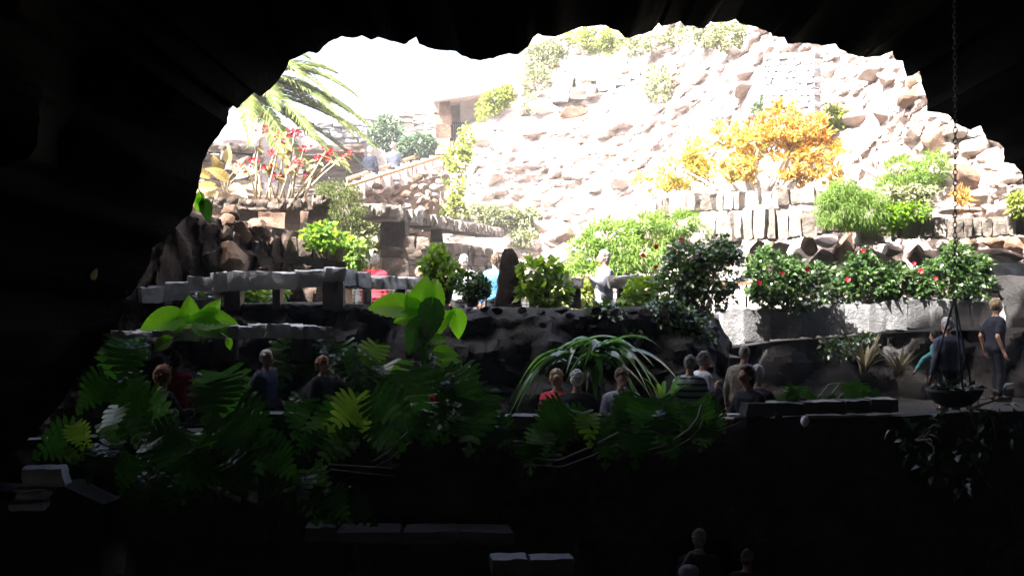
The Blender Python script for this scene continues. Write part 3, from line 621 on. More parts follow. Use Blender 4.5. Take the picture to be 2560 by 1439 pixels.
# fallen rubble under the retaining walls
r = thing('rubble_wall', P(2180, 690, 23.6), 'wall of loose tan and brown boulders behind the red-flowered hedge', 'wall')
for (px, py, a, b, k) in [(1890, 640, 70, 60, 'brownrock'), (1950, 625, 60, 50, 'cliffrock'), (1985, 650, 60, 60, 'cliffrock'), (1870, 680, 60, 60, 'cliffrock'), (2065, 605, 70, 44, 'cliffrock'), (2110, 625, 60, 90, 'brownrock'), (2060, 655, 60, 56, 'brownrock'), (2020, 610, 40, 50, 'brownrock'), (2160, 640, 50, 50, 'cliffrock'), (2200, 655, 80, 70, 'cliffrock'), (2230, 625, 50, 46, 'cliffrock'), (2290, 640, 60, 70, 'brownrock'), (2330, 650, 50, 70, 'cliffrock'), (2360, 612, 46, 30, 'cliffrock'), (2385, 650, 70, 56, 'cliffrock'), (2430, 610, 50, 36, 'brownrock'), (2470, 640, 140, 60, 'cliffrock'), (2510, 655, 120, 60, 'cliffrock'), (2540, 615, 60, 50, 'brownrock'), (2480, 605, 60, 30, 'brownrock'), (2575, 650, 70, 90, 'cliffrock'), (1800, 640, 60, 60, 'cliffrock'), (1760, 610, 50, 46, 'cliffrock'), (1640, 600, 44, 60, 'brownrock'), (1610, 590, 50, 40, 'cliffrock'), (1700, 600, 60, 60, 'cliffrock'), (1830, 610, 50, 40, 'brownrock'), (2250, 670, 60, 40, 'cliffrock'), (2120, 680, 60, 40, 'cliffrock'), (2420, 670, 60, 40, 'brownrock'), (2500, 720, 80, 40, 'brownrock'), (2450, 500, 60, 40, 'cliffrock'), (2390, 530, 70, 26, 'cliffrock'), (2440, 524, 70, 26, 'brownrock')]:
    d = 24.0 if px > 1850 else 24.8
    place_rock(r, k, P(px, py, d), a / F * d * 1.4, b / F * d * 1.12, None, 'rock', .15)
# left boulder and its neighbours
r = place_rock(thing('boulder', P(575, 690, 19.8), 'large rounded brown boulder behind the long slab parapet', 'boulder'), 'brownrock', P(582, 654, 19.8), .92, .58, .8, 'boulder_stone', .1)
r = thing('rubble_wall', P(460, 690, 19.0), 'heap of brown lava rocks against the cave edge, far left', 'wall')
for (px, py, a, b) in [(480, 548, 50, 40), (510, 580, 60, 50), (470, 600, 60, 40), (430, 600, 60, 80), (480, 630, 60, 40), (410, 640, 70, 60), (440, 670, 60, 70), (490, 660, 50, 70), (560, 560, 80, 60), (600, 580, 70, 60), (640, 565, 80, 60), (530, 610, 50, 50), (400, 690, 80, 60), (510, 690, 60, 40), (665, 590, 50, 40), (575, 530, 70, 40)]:
    place_rock(r, 'brownrock', P(px, py, 19.1 + (px - 400) * .006), a / F * 19, b / F * 19, None, 'rock')
# rocks of the rubble bank under the stair
r = thing('rubble_wall', P(1010, 530, 36), 'sunlit rubble wall of rounded stones under the stair handrail', 'wall')
for i in range(9):
    for j in range(7):
        px = 880 + i * 27 + rnd(-8, 8) + (j % 2) * 12; py = 520 - j * 17 + rnd(-5, 5)
        if py < 470 - (px - 880) * .27 + 8: continue
        d = 28.4 + (px - 880) * .021; s = rnd(26, 42)
        place_rock(r, random.choice(('cliffrock', 'brownrock', 'cliffrock')), P(px, py, d), s / F * d, s * rnd(.6, .9) / F * d, None, 'rock')
# plaza-edge stones on the dark bank
r = thing('stone_edging', P(1300, 775, 18.3), 'row of dark loose stones along the crest of the bank', 'stones')
for i in range(26):
    px = 610 + i * 46 + rnd(-14, 14); s = rnd(22, 60)
    place_rock(r, 'dark', P(px, 776 + rnd(-4, 14), 18.2), s / F * 18.2, s * .6 / F * 18.2, None, 'rock')
# the standing stone
so = thing('standing_stone', P(1268, 768, 19.6), 'tall dark upright standing stone tapering to its top, centre of the plaza edge', 'standing stone')
mb = []; fs = []; NS = 16; NR = 14
for j in range(NR + 1):
    t = j / NR; c = P(1270, lerp(770, 622, t), 19.6); wv = interp([(0, .235), (.3, .21), (.7, .17), (.9, .13), (1, .07)], t)
    for k in range(NS):
        th = 2 * math.pi * k / NS; q = Vector((math.cos(th), math.sin(th), 0)); sq = 1 / max(abs(q.x), abs(q.y)) ** .6
        nz = 1 + .12 * mn.fractal(Vector((q.x * 1.2, q.y * 1.2, t * 5)), .9, 2, 4)
        mb.append(c + Vector((q.x * wv * sq * nz + .03 * math.sin(t * 3), q.y * wv * sq * nz * .9, 0)))
for j in range(NR):
    for k in range(NS): fs.append((j * NS + k, j * NS + (k + 1) % NS, (j + 1) * NS + (k + 1) % NS, (j + 1) * NS + k))
fs.append(tuple(NR * NS + k for k in range(NS)))
part('shaft', (mb, fs), M['standing'], so, True, 35)
# dark parapets of the seating terrace, pale slab end, lower slabs darkened in colour to read as gloom
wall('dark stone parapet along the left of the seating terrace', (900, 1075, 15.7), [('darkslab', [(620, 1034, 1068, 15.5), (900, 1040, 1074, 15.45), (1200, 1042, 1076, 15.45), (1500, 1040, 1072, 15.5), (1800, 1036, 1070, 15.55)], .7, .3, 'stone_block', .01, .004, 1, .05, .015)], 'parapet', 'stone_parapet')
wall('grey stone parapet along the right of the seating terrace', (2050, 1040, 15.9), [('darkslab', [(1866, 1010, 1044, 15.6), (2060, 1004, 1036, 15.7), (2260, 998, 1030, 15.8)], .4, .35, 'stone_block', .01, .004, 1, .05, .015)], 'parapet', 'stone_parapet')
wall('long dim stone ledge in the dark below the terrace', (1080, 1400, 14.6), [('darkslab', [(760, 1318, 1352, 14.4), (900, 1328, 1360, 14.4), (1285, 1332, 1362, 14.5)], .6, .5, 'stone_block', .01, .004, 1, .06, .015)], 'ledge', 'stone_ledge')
wall('dim pale slab at the bottom edge beside the two lower visitors', (1330, 1439, 13.6), [('darkslab', [(1230, 1396, 1440, 12.7), (1436, 1398, 1436, 12.8)], .45, .3, 'stone_block', .01, .004, 1, .04, .01)], 'ledge', 'stone_ledge')  # pale stone in the dark slab colour, shade put into the tone
# white steps far left
r = thing('white_steps', P(80, 1280, 13.6), 'pale plastered block above two narrow steps at the far left in the dark', 'steps')
for (a, b, c, d_, yy) in [(40, 140, 1176, 1222, .1), (30, 108, 1223, 1229, -.02), (28, 112, 1232, 1252, .05), (20, 104, 1258, 1276, -.06)]:
    p0, p1 = P(a, c, 13.6), P(b, d_, 13.6)
    one_block(r, 'slab', ((p0.x + p1.x) / 2, 13.8 + yy, (p0.z + p1.z) / 2), (p1.x - p0.x, .34, p0.z - p1.z), .15, 'step', .01)
rock_face('left_ledge', [(-200, 1225, 13.95), (60, 1228, 14.0), (160, 1215, 14.05), (260, 1260, 14.1)], -7.0, .6, M['dark'], .15, 1.2, .1, 14, True, .04, .3)

# ---- hut, stair with rails, far walls
h = thing('stone_hut', P(1150, 400, 44), 'small stone shelter with a tilted slab roof and barred gate, top of the stair', 'hut')
def hb(name, pts, dep, mat, d):
    v_ = [P(x, y, d) for x, y in pts]; n = len(v_); v2 = [q + Vector((0, dep, 0)) for q in v_]
    return part(name, (v_ + v2, [tuple(range(n))[::-1], tuple(range(n, 2 * n))] + [(i, (i + 1) % n, n + (i + 1) % n, n + i) for i in range(n)]), mat, h, False)
roof_ = hb('roof', [(1082, 254), (1130, 246), (1215, 232), (1262, 215), (1255, 205), (1215, 206), (1180, 212), (1108, 232), (1098, 240)], 3.0, M['cliffrock'], 42)
rs0_ = hb('roof_slab', [(1140, 196), (1280, 202), (1282, 212), (1140, 212)], 3.0, M['pale'], 43.5)
rs0_.parent = roof_
hb('wall', [(1150, 246), (1208, 236), (1204, 300), (1150, 330)], .6, M['pale'], 43.2)
for k, (a, b, y0, y1) in enumerate([(1099, 1124, 250, 290), (1094, 1128, 288, 312), (1090, 1126, 312, 345), (1092, 1124, 345, 385), (1086, 1126, 384, 410)]): hb('pier_stone', [(a, y0), (b, y0 + rnd(-2, 2)), (b + 2, y1), (a - 2, y1)], .8, M['brownrock'], 42.4 + rnd(-.06, .06))
gate_ = hb('gate', [(1127, 305), (1129, 305), (1129, 352), (1127, 352)], .05, M['iron'], 42.95)
for k in range(5): gb_ = hb('gate_bar', [(1130 + k * 5, 305), (1132.2 + k * 5, 305), (1132.2 + k * 5, 352), (1130 + k * 5, 352)], .04, M['iron'], 43.0); gb_.parent = gate_
gb_ = hb('gate_rail', [(1110, 308), (1162, 307), (1162, 310), (1110, 311)], .05, M['iron'], 42.9); gb_.parent = gate_
hb('dark_wall', [(1122, 262), (1160, 258), (1160, 352), (1122, 352)], .3, M['brownrock'], 43.8)
rr = thing('handrail', P(980, 470, 38), 'brown wooden double handrail climbing the stair behind the palm', 'handrail')
for (a, b) in [((868, 466, 36.0), (1105, 392, 39.5)), ((868, 448, 37.6), (1060, 385, 41.0))]:
    p0, p1 = P(*a), P(*b); part('rail', MB().tube([p0, p0.lerp(p1, .5), p1], .06, 8).vf, M['wood'], rr)
    for k in range(4):
        q = p0.lerp(p1, k / 3); part('post', MB().tube([q, q - Vector((0, 0, .85))], .025, 6).vf, M['wood'], rr)
st = thing('stair', P(980, 480, 39), 'pale stone stair climbing right between the handrails', 'stairs')
for k in range(12):
    t = k / 11; c = P(lerp(862, 1090, t), lerp(478, 402, t), lerp(37.2, 40.8, t)); part('step', MB().box((c.x, c.y, c.z - .3), (.36, 1.3, .8)).vf, M['pale'], st, False)
wall('far drystone wall along the hilltop under the white sky', (980, 345, 47), [('block', [(860, 300, 345, 48), (960, 288, 335, 48), (1100, 268, 320, 48)], .55, .5, 'stone_block', .04, .01, 4, .1, .05)])
wall('shaded stone wall under a thick lintel behind the red-tipped stems', (830, 480, 37), [('brownblock', [(740, 372, 392, 38), (916, 358, 378, 38.5)], .7, .8, 'stone_block', .02, .005, 1, .05, .02), ('brownblock', [(730, 392, 500, 38.8), (916, 380, 470, 39.2)], .5, .5, 'stone_block', .03, .01, 7, .05, .04)])
wall('pale stone wall behind the palm crown', (780, 360, 41), [('panel', [(650, 318, 372, 41), (915, 300, 356, 42.5)], .4, .5, 'stone_block', .03, .01, 4, .05, .03)])
wall('pinkish stone wall glimpsed at the cave edge left of the red-tipped stems', (570, 480, 27), [('block', [(480, 352, 490, 26.5), (660, 365, 492, 27.5)], .3, .5, 'stone_block', .05, .01, 6, .08, .08)])
# wire fence of the plaza
fe = thing('wire_fence', P(960, 770, 21.5), 'thin metal wire fence between slab parapet and standing stone', 'fence')
for k in range(6):
    p0, p1 = P(880, 716 + k * 9, 21.3), P(1250, 716 + k * 9, 21.8); part('wire', MB().tube([p0, p0.lerp(p1, .5) - Vector((0, 0, .01)), p1], .005, 5).vf, M['darkslab'], fe)
for px in (885, 985, 1100, 1215): part('post', MB().tube([P(px, 690, 21.5), P(px, 790, 21.5)], .02, 6).vf, M['iron'], fe)
fe = thing('wire_fence', P(1850, 770, 22.8), 'thin wire fence with a wooden top rail between the two hedges', 'fence')
part('rail', MB().box(P(1840, 708, 22.6), (.95, .12, .06)).vf, M['wood'], fe, False)
for k in range(6):
    p0, p1 = P(1790, 676 + k * 12, 22.7), P(1900, 674 + k * 12, 22.7); part('wire', MB().tube([p0, p1], .007, 5).vf, M['slab'], fe)
for px in (1795, 1866): part('post', MB().tube([P(px, 660, 22.7), P(px, 780, 22.7)], .02, 6).vf, M['iron'], fe)
fe = thing('wire_fence', P(1370, 770, 20.6), 'thin wire fence with uprights right of the standing stone', 'fence')
for k in range(5):
    p0, p1 = P(1300, 722 + k * 10, 20.6), P(1430, 722 + k * 10, 20.6); part('wire', MB().tube([p0, p1], .005, 5).vf, M['iron'], fe)
for k in range(11): part('upright', MB().tube([P(1305 + k * 12, 718, 20.6), P(1305 + k * 12, 772, 20.6)], .005, 5).vf, M['iron'], fe)

# ================================================================== PLANTS
# ---- palm: crown mostly hidden behind the cave rim
pb = P(470, 490, 29.5); pc = P(585, 226, 29.5)
palm = thing('palm_tree', pb, 'tall palm with long arching yellow-green fronds at the cave edge, upper left', 'palm')
trv = MB().tube([pb.lerp(pc, t) + Vector((-.35 * math.sin(t * 3.14), 0, 0)) for t in [i / 12 for i in range(13)]], [.26 - .05 * (i / 12) + (.02 if i % 2 else 0) for i in range(13)], 10)
part('trunk', trv.vf, M['twig'], palm)
def frond(c, az, el, L, droop):
    n = 24; pts = []; d = Vector((math.cos(az) * math.cos(el), math.sin(az) * math.cos(el), math.sin(el)))
    for i in range(n + 1):
        t = i / n; pts.append(c + d * L * t + Vector((0, 0, -droop * L * t * t)))
    mb = MB().tube(pts, [.03 * (1 - .85 * i / n) + .004 for i in range(n + 1)], 5)
    for i in range(2, n):
        for q in (0., .33, .66):
            p = pts[i].lerp(pts[i + 1], q); tn = (pts[i + 1] - pts[i - 1]).normalized(); t = (i + q) / n
            s = tn.cross(Vector((0, 0, 1))).normalized(); upv = s.cross(tn)
            ll = L * .19 * math.sin(math.pi * min(1, t * .9 + .1)) ** .6
            for sg in (-1, 1):
                dd = (tn * .75 + s * sg * .72 + upv * .25 + Vector((rnd(-.1, .1), rnd(-.1, .1), rnd(-.15, .05)))).normalized(); e = p + dd * ll - Vector((0, 0, ll * .22)); wv = tn * .034
                m_ = p + dd * ll * .5
                mb.add([p - wv * .6, m_ - wv, e, m_ + wv, p + wv * .6], [(0, 1, 3, 4), (1, 2, 3)])
    return mb.vf
for (az, el, L, dr) in [(-.25, .55, 2.9, .55), (-.05, .42, 3.1, .6), (-.5, .35, 3.0, .62), (.15, .7, 3.0, .5), (-.35, .12, 3.0, .55), (-.1, -.02, 3.3, .38), (-.7, .1, 2.7, .6), (-.6, .75, 2.9, .72), (.35, .3, 3.2, .5), (-.95, .5, 2.6, .8), (-1.2, .2, 2.4, .8), (-.2, .9, 2.9, .62), (.6, .6, 2.8, .6), (-.8, -.15, 2.3, .5), (-1.5, .6, 2.4, .8), (2.6, .5, 2.6, .6), (3.4, .4, 2.6, .6), (4.2, .4, 2.5, .7), (1.5, .6, 2.6, .6), (-.45, -.25, 2.5, .35), (-.15, .25, 3.3, .55), (-.3, -.35, 3.0, .3), (-.6, -.45, 2.6, .3), (-.9, -.3, 2.6, .4), (-.05, -.3, 3.2, .3), (-.2, .05, 3.4, .5), (-.4, .65, 3.1, .7), (0, .55, 3.3, .62)]:
    part('frond', frond(pc + Vector((0, 0, rnd(-.1, .15))), az, el, L * 1.12, dr), M['palm'], palm)

# ---- red-tipped bare stems
rs_ = thing('flowering_shrub', P(700, 495, 23.0), 'leggy shrub of pale bare stems tipped with red flower heads, upper left', 'shrub')
for i, (bx, tx, ty) in enumerate([(640, 655, 325), (665, 700, 350), (690, 716, 330), (700, 735, 335), (720, 760, 372), (735, 815, 378), (745, 868, 385), (690, 668, 418), (650, 630, 402), (712, 690, 440), (730, 745, 405), (760, 790, 395), (675, 683, 385), (755, 832, 402), (720, 722, 420), (640, 608, 415), (752, 770, 440)]):
    b, e = P(bx, 498, 23 + rnd(-.2, .2)), P(tx, ty, 23 + rnd(-.4, .4)); m_ = b.lerp(e, .5) + Vector((rnd(-.08, .08), 0, .05))
    stm = part('stem', MB().tube([b, b.lerp(m_, .5), m_, m_.lerp(e, .6), e], [.024, .021, .018, .014, .01], 6).vf, M['stem'], rs_)
    mb = MB()
    for k in range(8):
        c = e + Vector((rnd(-.13, .13), rnd(-.12, .12), rnd(-.05, .06))); mb.add(*flower_vf(c, rnd(.022, .04), 5))
        mb.tube([e - Vector((0, 0, .08)), c], .005, 3)
    part('flower', mb.vf, M['red'], rs_, False).parent = stm
    for k in range(2): put_leaf(rs_, EART[k % 3], m_.lerp(e, rnd(.4, 1)), (rnd(-1, 1), rnd(-.6, 0), -.3), (0, -.5, 1), rnd(.14, .24))
tl = thing('broadleaf_plant', P(560, 492, 24), 'plant with large tan and olive leaves beside the cave edge above the brown ledge', 'plant')
for (px, py, s, tx, tz) in [(560, 445, .5, -.6, .4), (600, 440, .52, .7, .2), (530, 468, .5, -.8, -.1), (585, 470, .5, .5, -.3), (548, 425, .4, -.3, .8), (590, 425, .4, .5, .7), (620, 465, .4, .9, -.2), (515, 440, .45, -.6, .3), (570, 400, .36, .1, .9), (535, 485, .4, -.3, -.5)]:
    p = P(px, py, 23.6 + rnd(-.3, .3)); put_leaf(tl, EART[random.randrange(3)], p, (tx, -.3, tz), (rnd(-.3, .3), -.8, .6), s * .8); stalk(tl, P(565, 494, 24), p, .012, .08, mat='stem')

# ---- upper-left bushes
bush('feathery_bush', 'round feathery olive bush spilling over the end of the brown ledge', 'bush', (850, 500, 22.9), [(850, 500, 22.8, 48, 44, .35), (868, 540, 22.7, 36, 38, .3), (835, 475, 22.9, 30, 18, .3)], 5200, 'olive', (.09, .012), (0, -.3, -.3), .6, .2, 8, gsc=5)
bush('leafy_plant', 'small bright green plant under the feathery bush', 'plant', (815, 615, 21.6), [(800, 590, 21.4, 32, 26, .2), (835, 600, 21.4, 34, 18, .2), (815, 575, 21.4, 26, 16, .2)], 420, 'bright', (.13, .08), gap=.3, stems=5)
bush('trailing_plant', 'dark green plant trailing down the end of the dark brown ledge', 'plant', (888, 620, 21.5), [(890, 630, 21.4, 20, 34, .2), (880, 660, 21.4, 22, 22, .2)], 420, 'fern', (.10, .05), (0, -.2, -.6), stems=4)
bush('pale_shrub', 'pale grey-leaved shrub glowing behind the stacked stone pier', 'shrub', (925, 660, 27), [(920, 590, 27, 36, 48, .4), (930, 640, 27, 30, 30, .4)], 700, 'paleveg', (.2, .12), gap=.3, stems=7, stemmat='stem')
bush('round_shrub', 'blue-green rounded shrub behind the two people on the stair', 'shrub', (960, 395, 44), [(962, 330, 44, 36, 30, .5), (975, 350, 44, 30, 30, .5), (945, 340, 44, 20, 24, .4)], 1800, 'bluegreen', (.16, .1), gap=.2, stems=6)
bush('round_shrub', 'dense green shrub with a few orange flowers right of the stair', 'shrub', (1050, 402, 42), [(1040, 368, 41, 40, 28, .6), (1062, 355, 41, 24, 20, .5), (1015, 382, 41, 22, 18, .4)], 2200, 'bluegreen', (.17, .11), gap=.2, stems=6, flowers=[(1040, 380, 41.3), (1062, 372, 41.3), (1030, 350, 41.3)], fmat='orangeflower', frad=.1)
bush('climbing_plant', 'yellow-green creeper running down beside the rubble wall and the cliff foot', 'creeper', (1135, 530, 35), [(1168, 345, 36.5, 16, 30, .4), (1145, 405, 36, 26, 40, .4), (1135, 465, 35.5, 26, 50, .4), (1130, 515, 35, 30, 24, .4), (1205, 285, 38, 16, 14, .4)], 1300, 'yellowgreen', (.16, .1), gap=.6, stems=5)
bush('low_shrub', 'bright yellow-green shrub on the shoulder left of the cliff', 'shrub', (1245, 270, 39), [(1245, 250, 39, 30, 20, .5), (1220, 268, 39, 24, 14, .4), (1265, 235, 39, 18, 12, .4)], 900, 'yellowgreen', (.17, .1), gap=.2)
# cliff-top and cliff vegetation
for (lab, cl, n, mt) in [
    ('pale green shrub hanging down the left shoulder of the cliff under the rim', [(1355, 160, 0, 44, 46, .5), (1340, 215, 0, 36, 40, .5), (1370, 125, 0, 50, 24, .5), (1330, 260, 0, 20, 20, .4)], 2600, 'paleveg'),
    ('yellow-green bushy tuft at the highest rim of the cliff, left of centre', [(1490, 105, 0, 46, 28, .5), (1530, 110, 0, 30, 30, .5), (1450, 95, 0, 36, 14, .4)], 1500, 'yellowgreen'),
    ('pale yellow-green scrub along the cliff top right of centre', [(1700, 95, 0, 50, 18, .5), (1780, 90, 0, 46, 24, .5), (1830, 100, 0, 50, 30, .5), (1640, 110, 0, 34, 18, .4), (1590, 125, 0, 30, 22, .4)], 2600, 'paleveg'),
    ('small pale green tuft on the open white face of the cliff', [(1650, 215, 0, 36, 26, .5), (1640, 190, 0, 26, 22, .4)], 700, 'paleveg'),
    ('green tuft below the cliff panel of grey blocks', [(1905, 275, 0, 18, 16, .4), (1912, 255, 0, 12, 12, .3)], 360, 'bluegreen'),
    ('pale cascade of small leaves at the foot of the cliff above the walkway parapet', [(1250, 545, 0, 60, 22, .5), (1310, 565, 0, 40, 34, .5), (1200, 535, 0, 46, 16, .5), (1320, 600, 0, 30, 20, .4)], 2600, 'paleveg'),
    ('soft green fern bank on the cliff right of the white twisted branches', [(2280, 440, 0, 70, 34, .5), (2330, 420, 0, 44, 30, .5), (2230, 465, 0, 40, 22, .4)], 3000, 'fern'),
    ('yellow-green leafy shrub behind the orange shrub on its right side', [(2090, 300, 0, 34, 30, .4), (2060, 330, 0, 24, 24, .4)], 800, 'yellowgreen')]:
    cl = [(a, b, cliff_d(a, b) - .45, c, d, e) for a, b, _, c, d, e in cl]; lo = max(cl, key=lambda q: q[1])
    bush('cliff_shrub', lab, 'shrub', (lo[0], lo[1] + lo[4], lo[2] + .4), cl, n, mt, (.15, .09) if 'fern' not in lab else (.16, .025), gap=.35, stems=5)
# ---- the orange shrub: leaf rosettes on pale branches
os_ = thing('orange_shrub', P(1930, 485, 27.2), 'large shrub blazing orange and yellow above the upper retaining wall', 'shrub')
ocl = [(1700, 430, 28.0, 80, 36, .6), (1760, 395, 28.0, 60, 50, .6), (1820, 370, 27.6, 60, 60, .6), (1880, 360, 27.4, 50, 70, .6), (1950, 330, 27.2, 50, 70, .6), (2010, 340, 27.2, 56, 76, .6), (2060, 390, 27.0, 46, 70, .6), (1990, 420, 27.0, 70, 50, .6), (1850, 430, 27.4, 80, 36, .6), (1655, 455, 28.2, 56, 36, .5), (1720, 460, 28.0, 60, 24, .5), (2085, 440, 26.8, 26, 30, .4)]
pts, dr = cloud_pts(ocl, 560, .45, 1.6, .3, 5)
allp = []; alld = []
for p in pts:
    for k in range(11):
        a = rnd(0, 6.28); allp.append(p + np.random.normal(size=3) * .03); alld.append((math.cos(a) * .8, math.sin(a) * .8, rnd(.1, 1.2)))
allp, alld = np.array(allp), np.array(alld); lx = allp[:, 0] / allp[:, 1] * F + 1280 + np.random.normal(size=len(allp)) * 55
for mt_, sel in (('yellowleaf', lx < 1860), ('orange', lx >= 1860)): part('foliage', leaf_cloud(allp[sel], alld[sel], .21, .055, .1), M[mt_], os_)
for (tx, ty, d) in [(1700, 420, 28), (1770, 390, 28), (1830, 350, 27.6), (1900, 330, 27.4), (1960, 290, 27.2), (2010, 300, 27.2), (2070, 360, 27), (1990, 400, 27), (1860, 400, 27.4), (1930, 400, 27.0), (1740, 440, 27.9), (2040, 430, 26.9)]:
    b = P(1900 + (tx - 1900) * .35, 487, 27.2); e = P(tx, ty, d); m_ = b.lerp(e, .5) + Vector((rnd(-.2, .2), rnd(-.2, 0), rnd(-.1, .1)))
    part('branch', MB().tube([b, b.lerp(m_, .5), m_, m_.lerp(e, .5), e], [.05, .045, .036, .025, .012], 6).vf, M['whitestem'], os_)
tb = thing('bare_shrub', P(2150, 475, 25.6), 'white twisted bare branches in a dark hollow right of the orange shrub', 'shrub')
for pl in [[(2150, 478), (2142, 460), (2120, 452), (2112, 440)], [(2150, 478), (2140, 440), (2158, 415), (2150, 395), (2138, 372)], [(2152, 415), (2170, 430), (2186, 442), (2200, 420), (2212, 385)], [(2160, 405), (2178, 400), (2190, 412), (2190, 440)], [(2140, 455), (2122, 440), (2112, 425), (2130, 470)]]:
    part('branch', MB().tube([P(x, y, 25.5 + .05 * k) for k, (x, y) in enumerate(pl)], [.045, .04, .034, .026, .018][:len(pl)], 7).vf, M['whitestem'], tb)
# ---- ferns and tufts on the right-hand walls
bush('hanging_fern', 'bright green fern mound hanging over the middle retaining wall', 'fern', (2120, 500, 23.0), [(2120, 500, 22.8, 70, 36, .35), (2100, 530, 22.7, 56, 34, .3), (2160, 535, 22.7, 40, 36, .3), (2120, 480, 22.8, 50, 18, .3)], 6000, 'fern', (.13, .013), (0, -.3, -.7), .6, .2, 6, gsc=5)
bush('low_plant', 'pale small-leaved plant with tiny blooms above the right-hand retaining wall', 'plant', (2275, 520, 23.3), [(2275, 490, 23.2, 44, 26, .3), (2250, 510, 23.2, 34, 20, .3), (2310, 480, 23.2, 30, 14, .3)], 1100, 'paleveg', (.08, .06), gap=.25)
bush('low_plant', 'fresh green plant spilling over the wall between fern mound and dark-stained stones', 'plant', (2250, 575, 23.0), [(2240, 540, 22.9, 40, 24, .25), (2215, 560, 22.9, 24, 24, .25), (2290, 525, 22.9, 30, 16, .25)], 800, 'bright', (.1, .07), gap=.25)
bush('dry_tuft', 'small orange-brown dry tuft on the rocks beside the chain', 'tuft', (2405, 515, 23.4), [(2405, 498, 23.3, 18, 16, .15)], 240, 'orange', (.16, .02), (0, -.2, .6), 1.0, 0, 2)
bush('low_plant', 'pale green clump at the right edge of the rocks', 'plant', (2545, 540, 22.9), [(2548, 515, 22.8, 22, 26, .25)], 420, 'yellowgreen', (.12, .05))
bush('fern_clump', 'light green fern fronds in front of the hollow in the upper retaining wall', 'fern', (1700, 590, 24.4), [(1700, 560, 24.2, 56, 30, .3), (1750, 570, 24.2, 26, 20, .2), (1660, 580, 24.3, 24, 24, .2)], 1500, 'fern', (.16, .022), (0, -.3, -.1), 1.1, .2, 8)
bush('leafy_shrub', 'bright yellow-green feathery shrub behind the woman in the scarf', 'shrub', (1560, 690, 23.5), [(1540, 600, 23.8, 70, 40, .5), (1580, 640, 23.5, 66, 50, .5), (1500, 590, 24, 40, 36, .4), (1460, 640, 24, 36, 40, .4), (1620, 610, 23.6, 40, 50, .4), (1540, 680, 23.4, 90, 30, .4), (1450, 690, 23.6, 40, 40, .4)], 5200, 'fern', (.17, .03), (.2, -.3, 0), .8, .3, 9)
bush('ground_cover_plant', 'low sunlit yellow-green plant on the plaza beyond the short slab', 'plant', (1400, 760, 23.4), [(1400, 740, 23.2, 70, 24, .4), (1470, 740, 23.2, 40, 30, .3)], 900, 'yellowgreen', (.15, .07), gap=.3)
# ---- red-flowered hedge bushes
bush('hibiscus_bush', 'dense dark green red-flowered bush, tallest of the hedge, beside the wire fence', 'bush', (1745, 790, 20.6), [(1740, 680, 20.6, 84, 54, .45), (1700, 710, 20.5, 60, 46, .4), (1790, 690, 20.6, 60, 56, .4), (1720, 640, 20.6, 60, 30, .35), (1800, 625, 20.6, 40, 24, .3), (1750, 745, 20.5, 80, 40, .4), (1835, 640, 20.6, 24, 14, .2)], 3300, 'hib', (.11, .075), gap=.35, stems=10, flowers=[(1703, 600, 20.2), (1608, 640, 20.4), (1640, 668, 20.1), (1640, 618, 20.3)], frad=.048)
bush('hibiscus_bush', 'red-flowered green bush left of centre of the trough hedge', 'bush', (1960, 780, 21.9), [(1960, 700, 22.0, 76, 46, .4), (1930, 670, 22.0, 40, 36, .35), (1990, 740, 21.9, 70, 30, .4), (2020, 690, 22.0, 40, 36, .35), (1920, 735, 21.9, 40, 30, .3)], 3200, 'hib', (.11, .075), gap=.4, stems=9, flowers=[(1956, 683, 21.5), (2018, 675, 21.5), (1898, 708, 21.6)], frad=.048)
bush('hibiscus_bush', 'red-flowered green bush in the middle of the trough hedge', 'bush', (2170, 765, 22.7), [(2150, 690, 22.8, 70, 44, .4), (2190, 720, 22.8, 80, 36, .4), (2150, 650, 22.8, 36, 22, .3), (2110, 730, 22.8, 50, 30, .35), (2230, 700, 22.8, 46, 40, .35)], 3400, 'hib', (.11, .075), gap=.4, stems=9, flowers=[(2158, 627, 22.5), (2120, 700, 22.3)], frad=.05)
bush('hibiscus_bush', 'red-flowered green bush at the chain end of the trough hedge', 'bush', (2370, 760, 22.8), [(2330, 700, 22.9, 66, 40, .4), (2400, 690, 22.9, 56, 50, .4), (2360, 730, 22.8, 80, 26, .4), (2390, 640, 22.9, 30, 24, .3), (2440, 710, 22.9, 40, 34, .3)], 3200, 'hib', (.11, .075), gap=.4, stems=9, flowers=[(2303, 678, 22.4), (2340, 697, 22.4), (2285, 660, 22.5)], frad=.05)
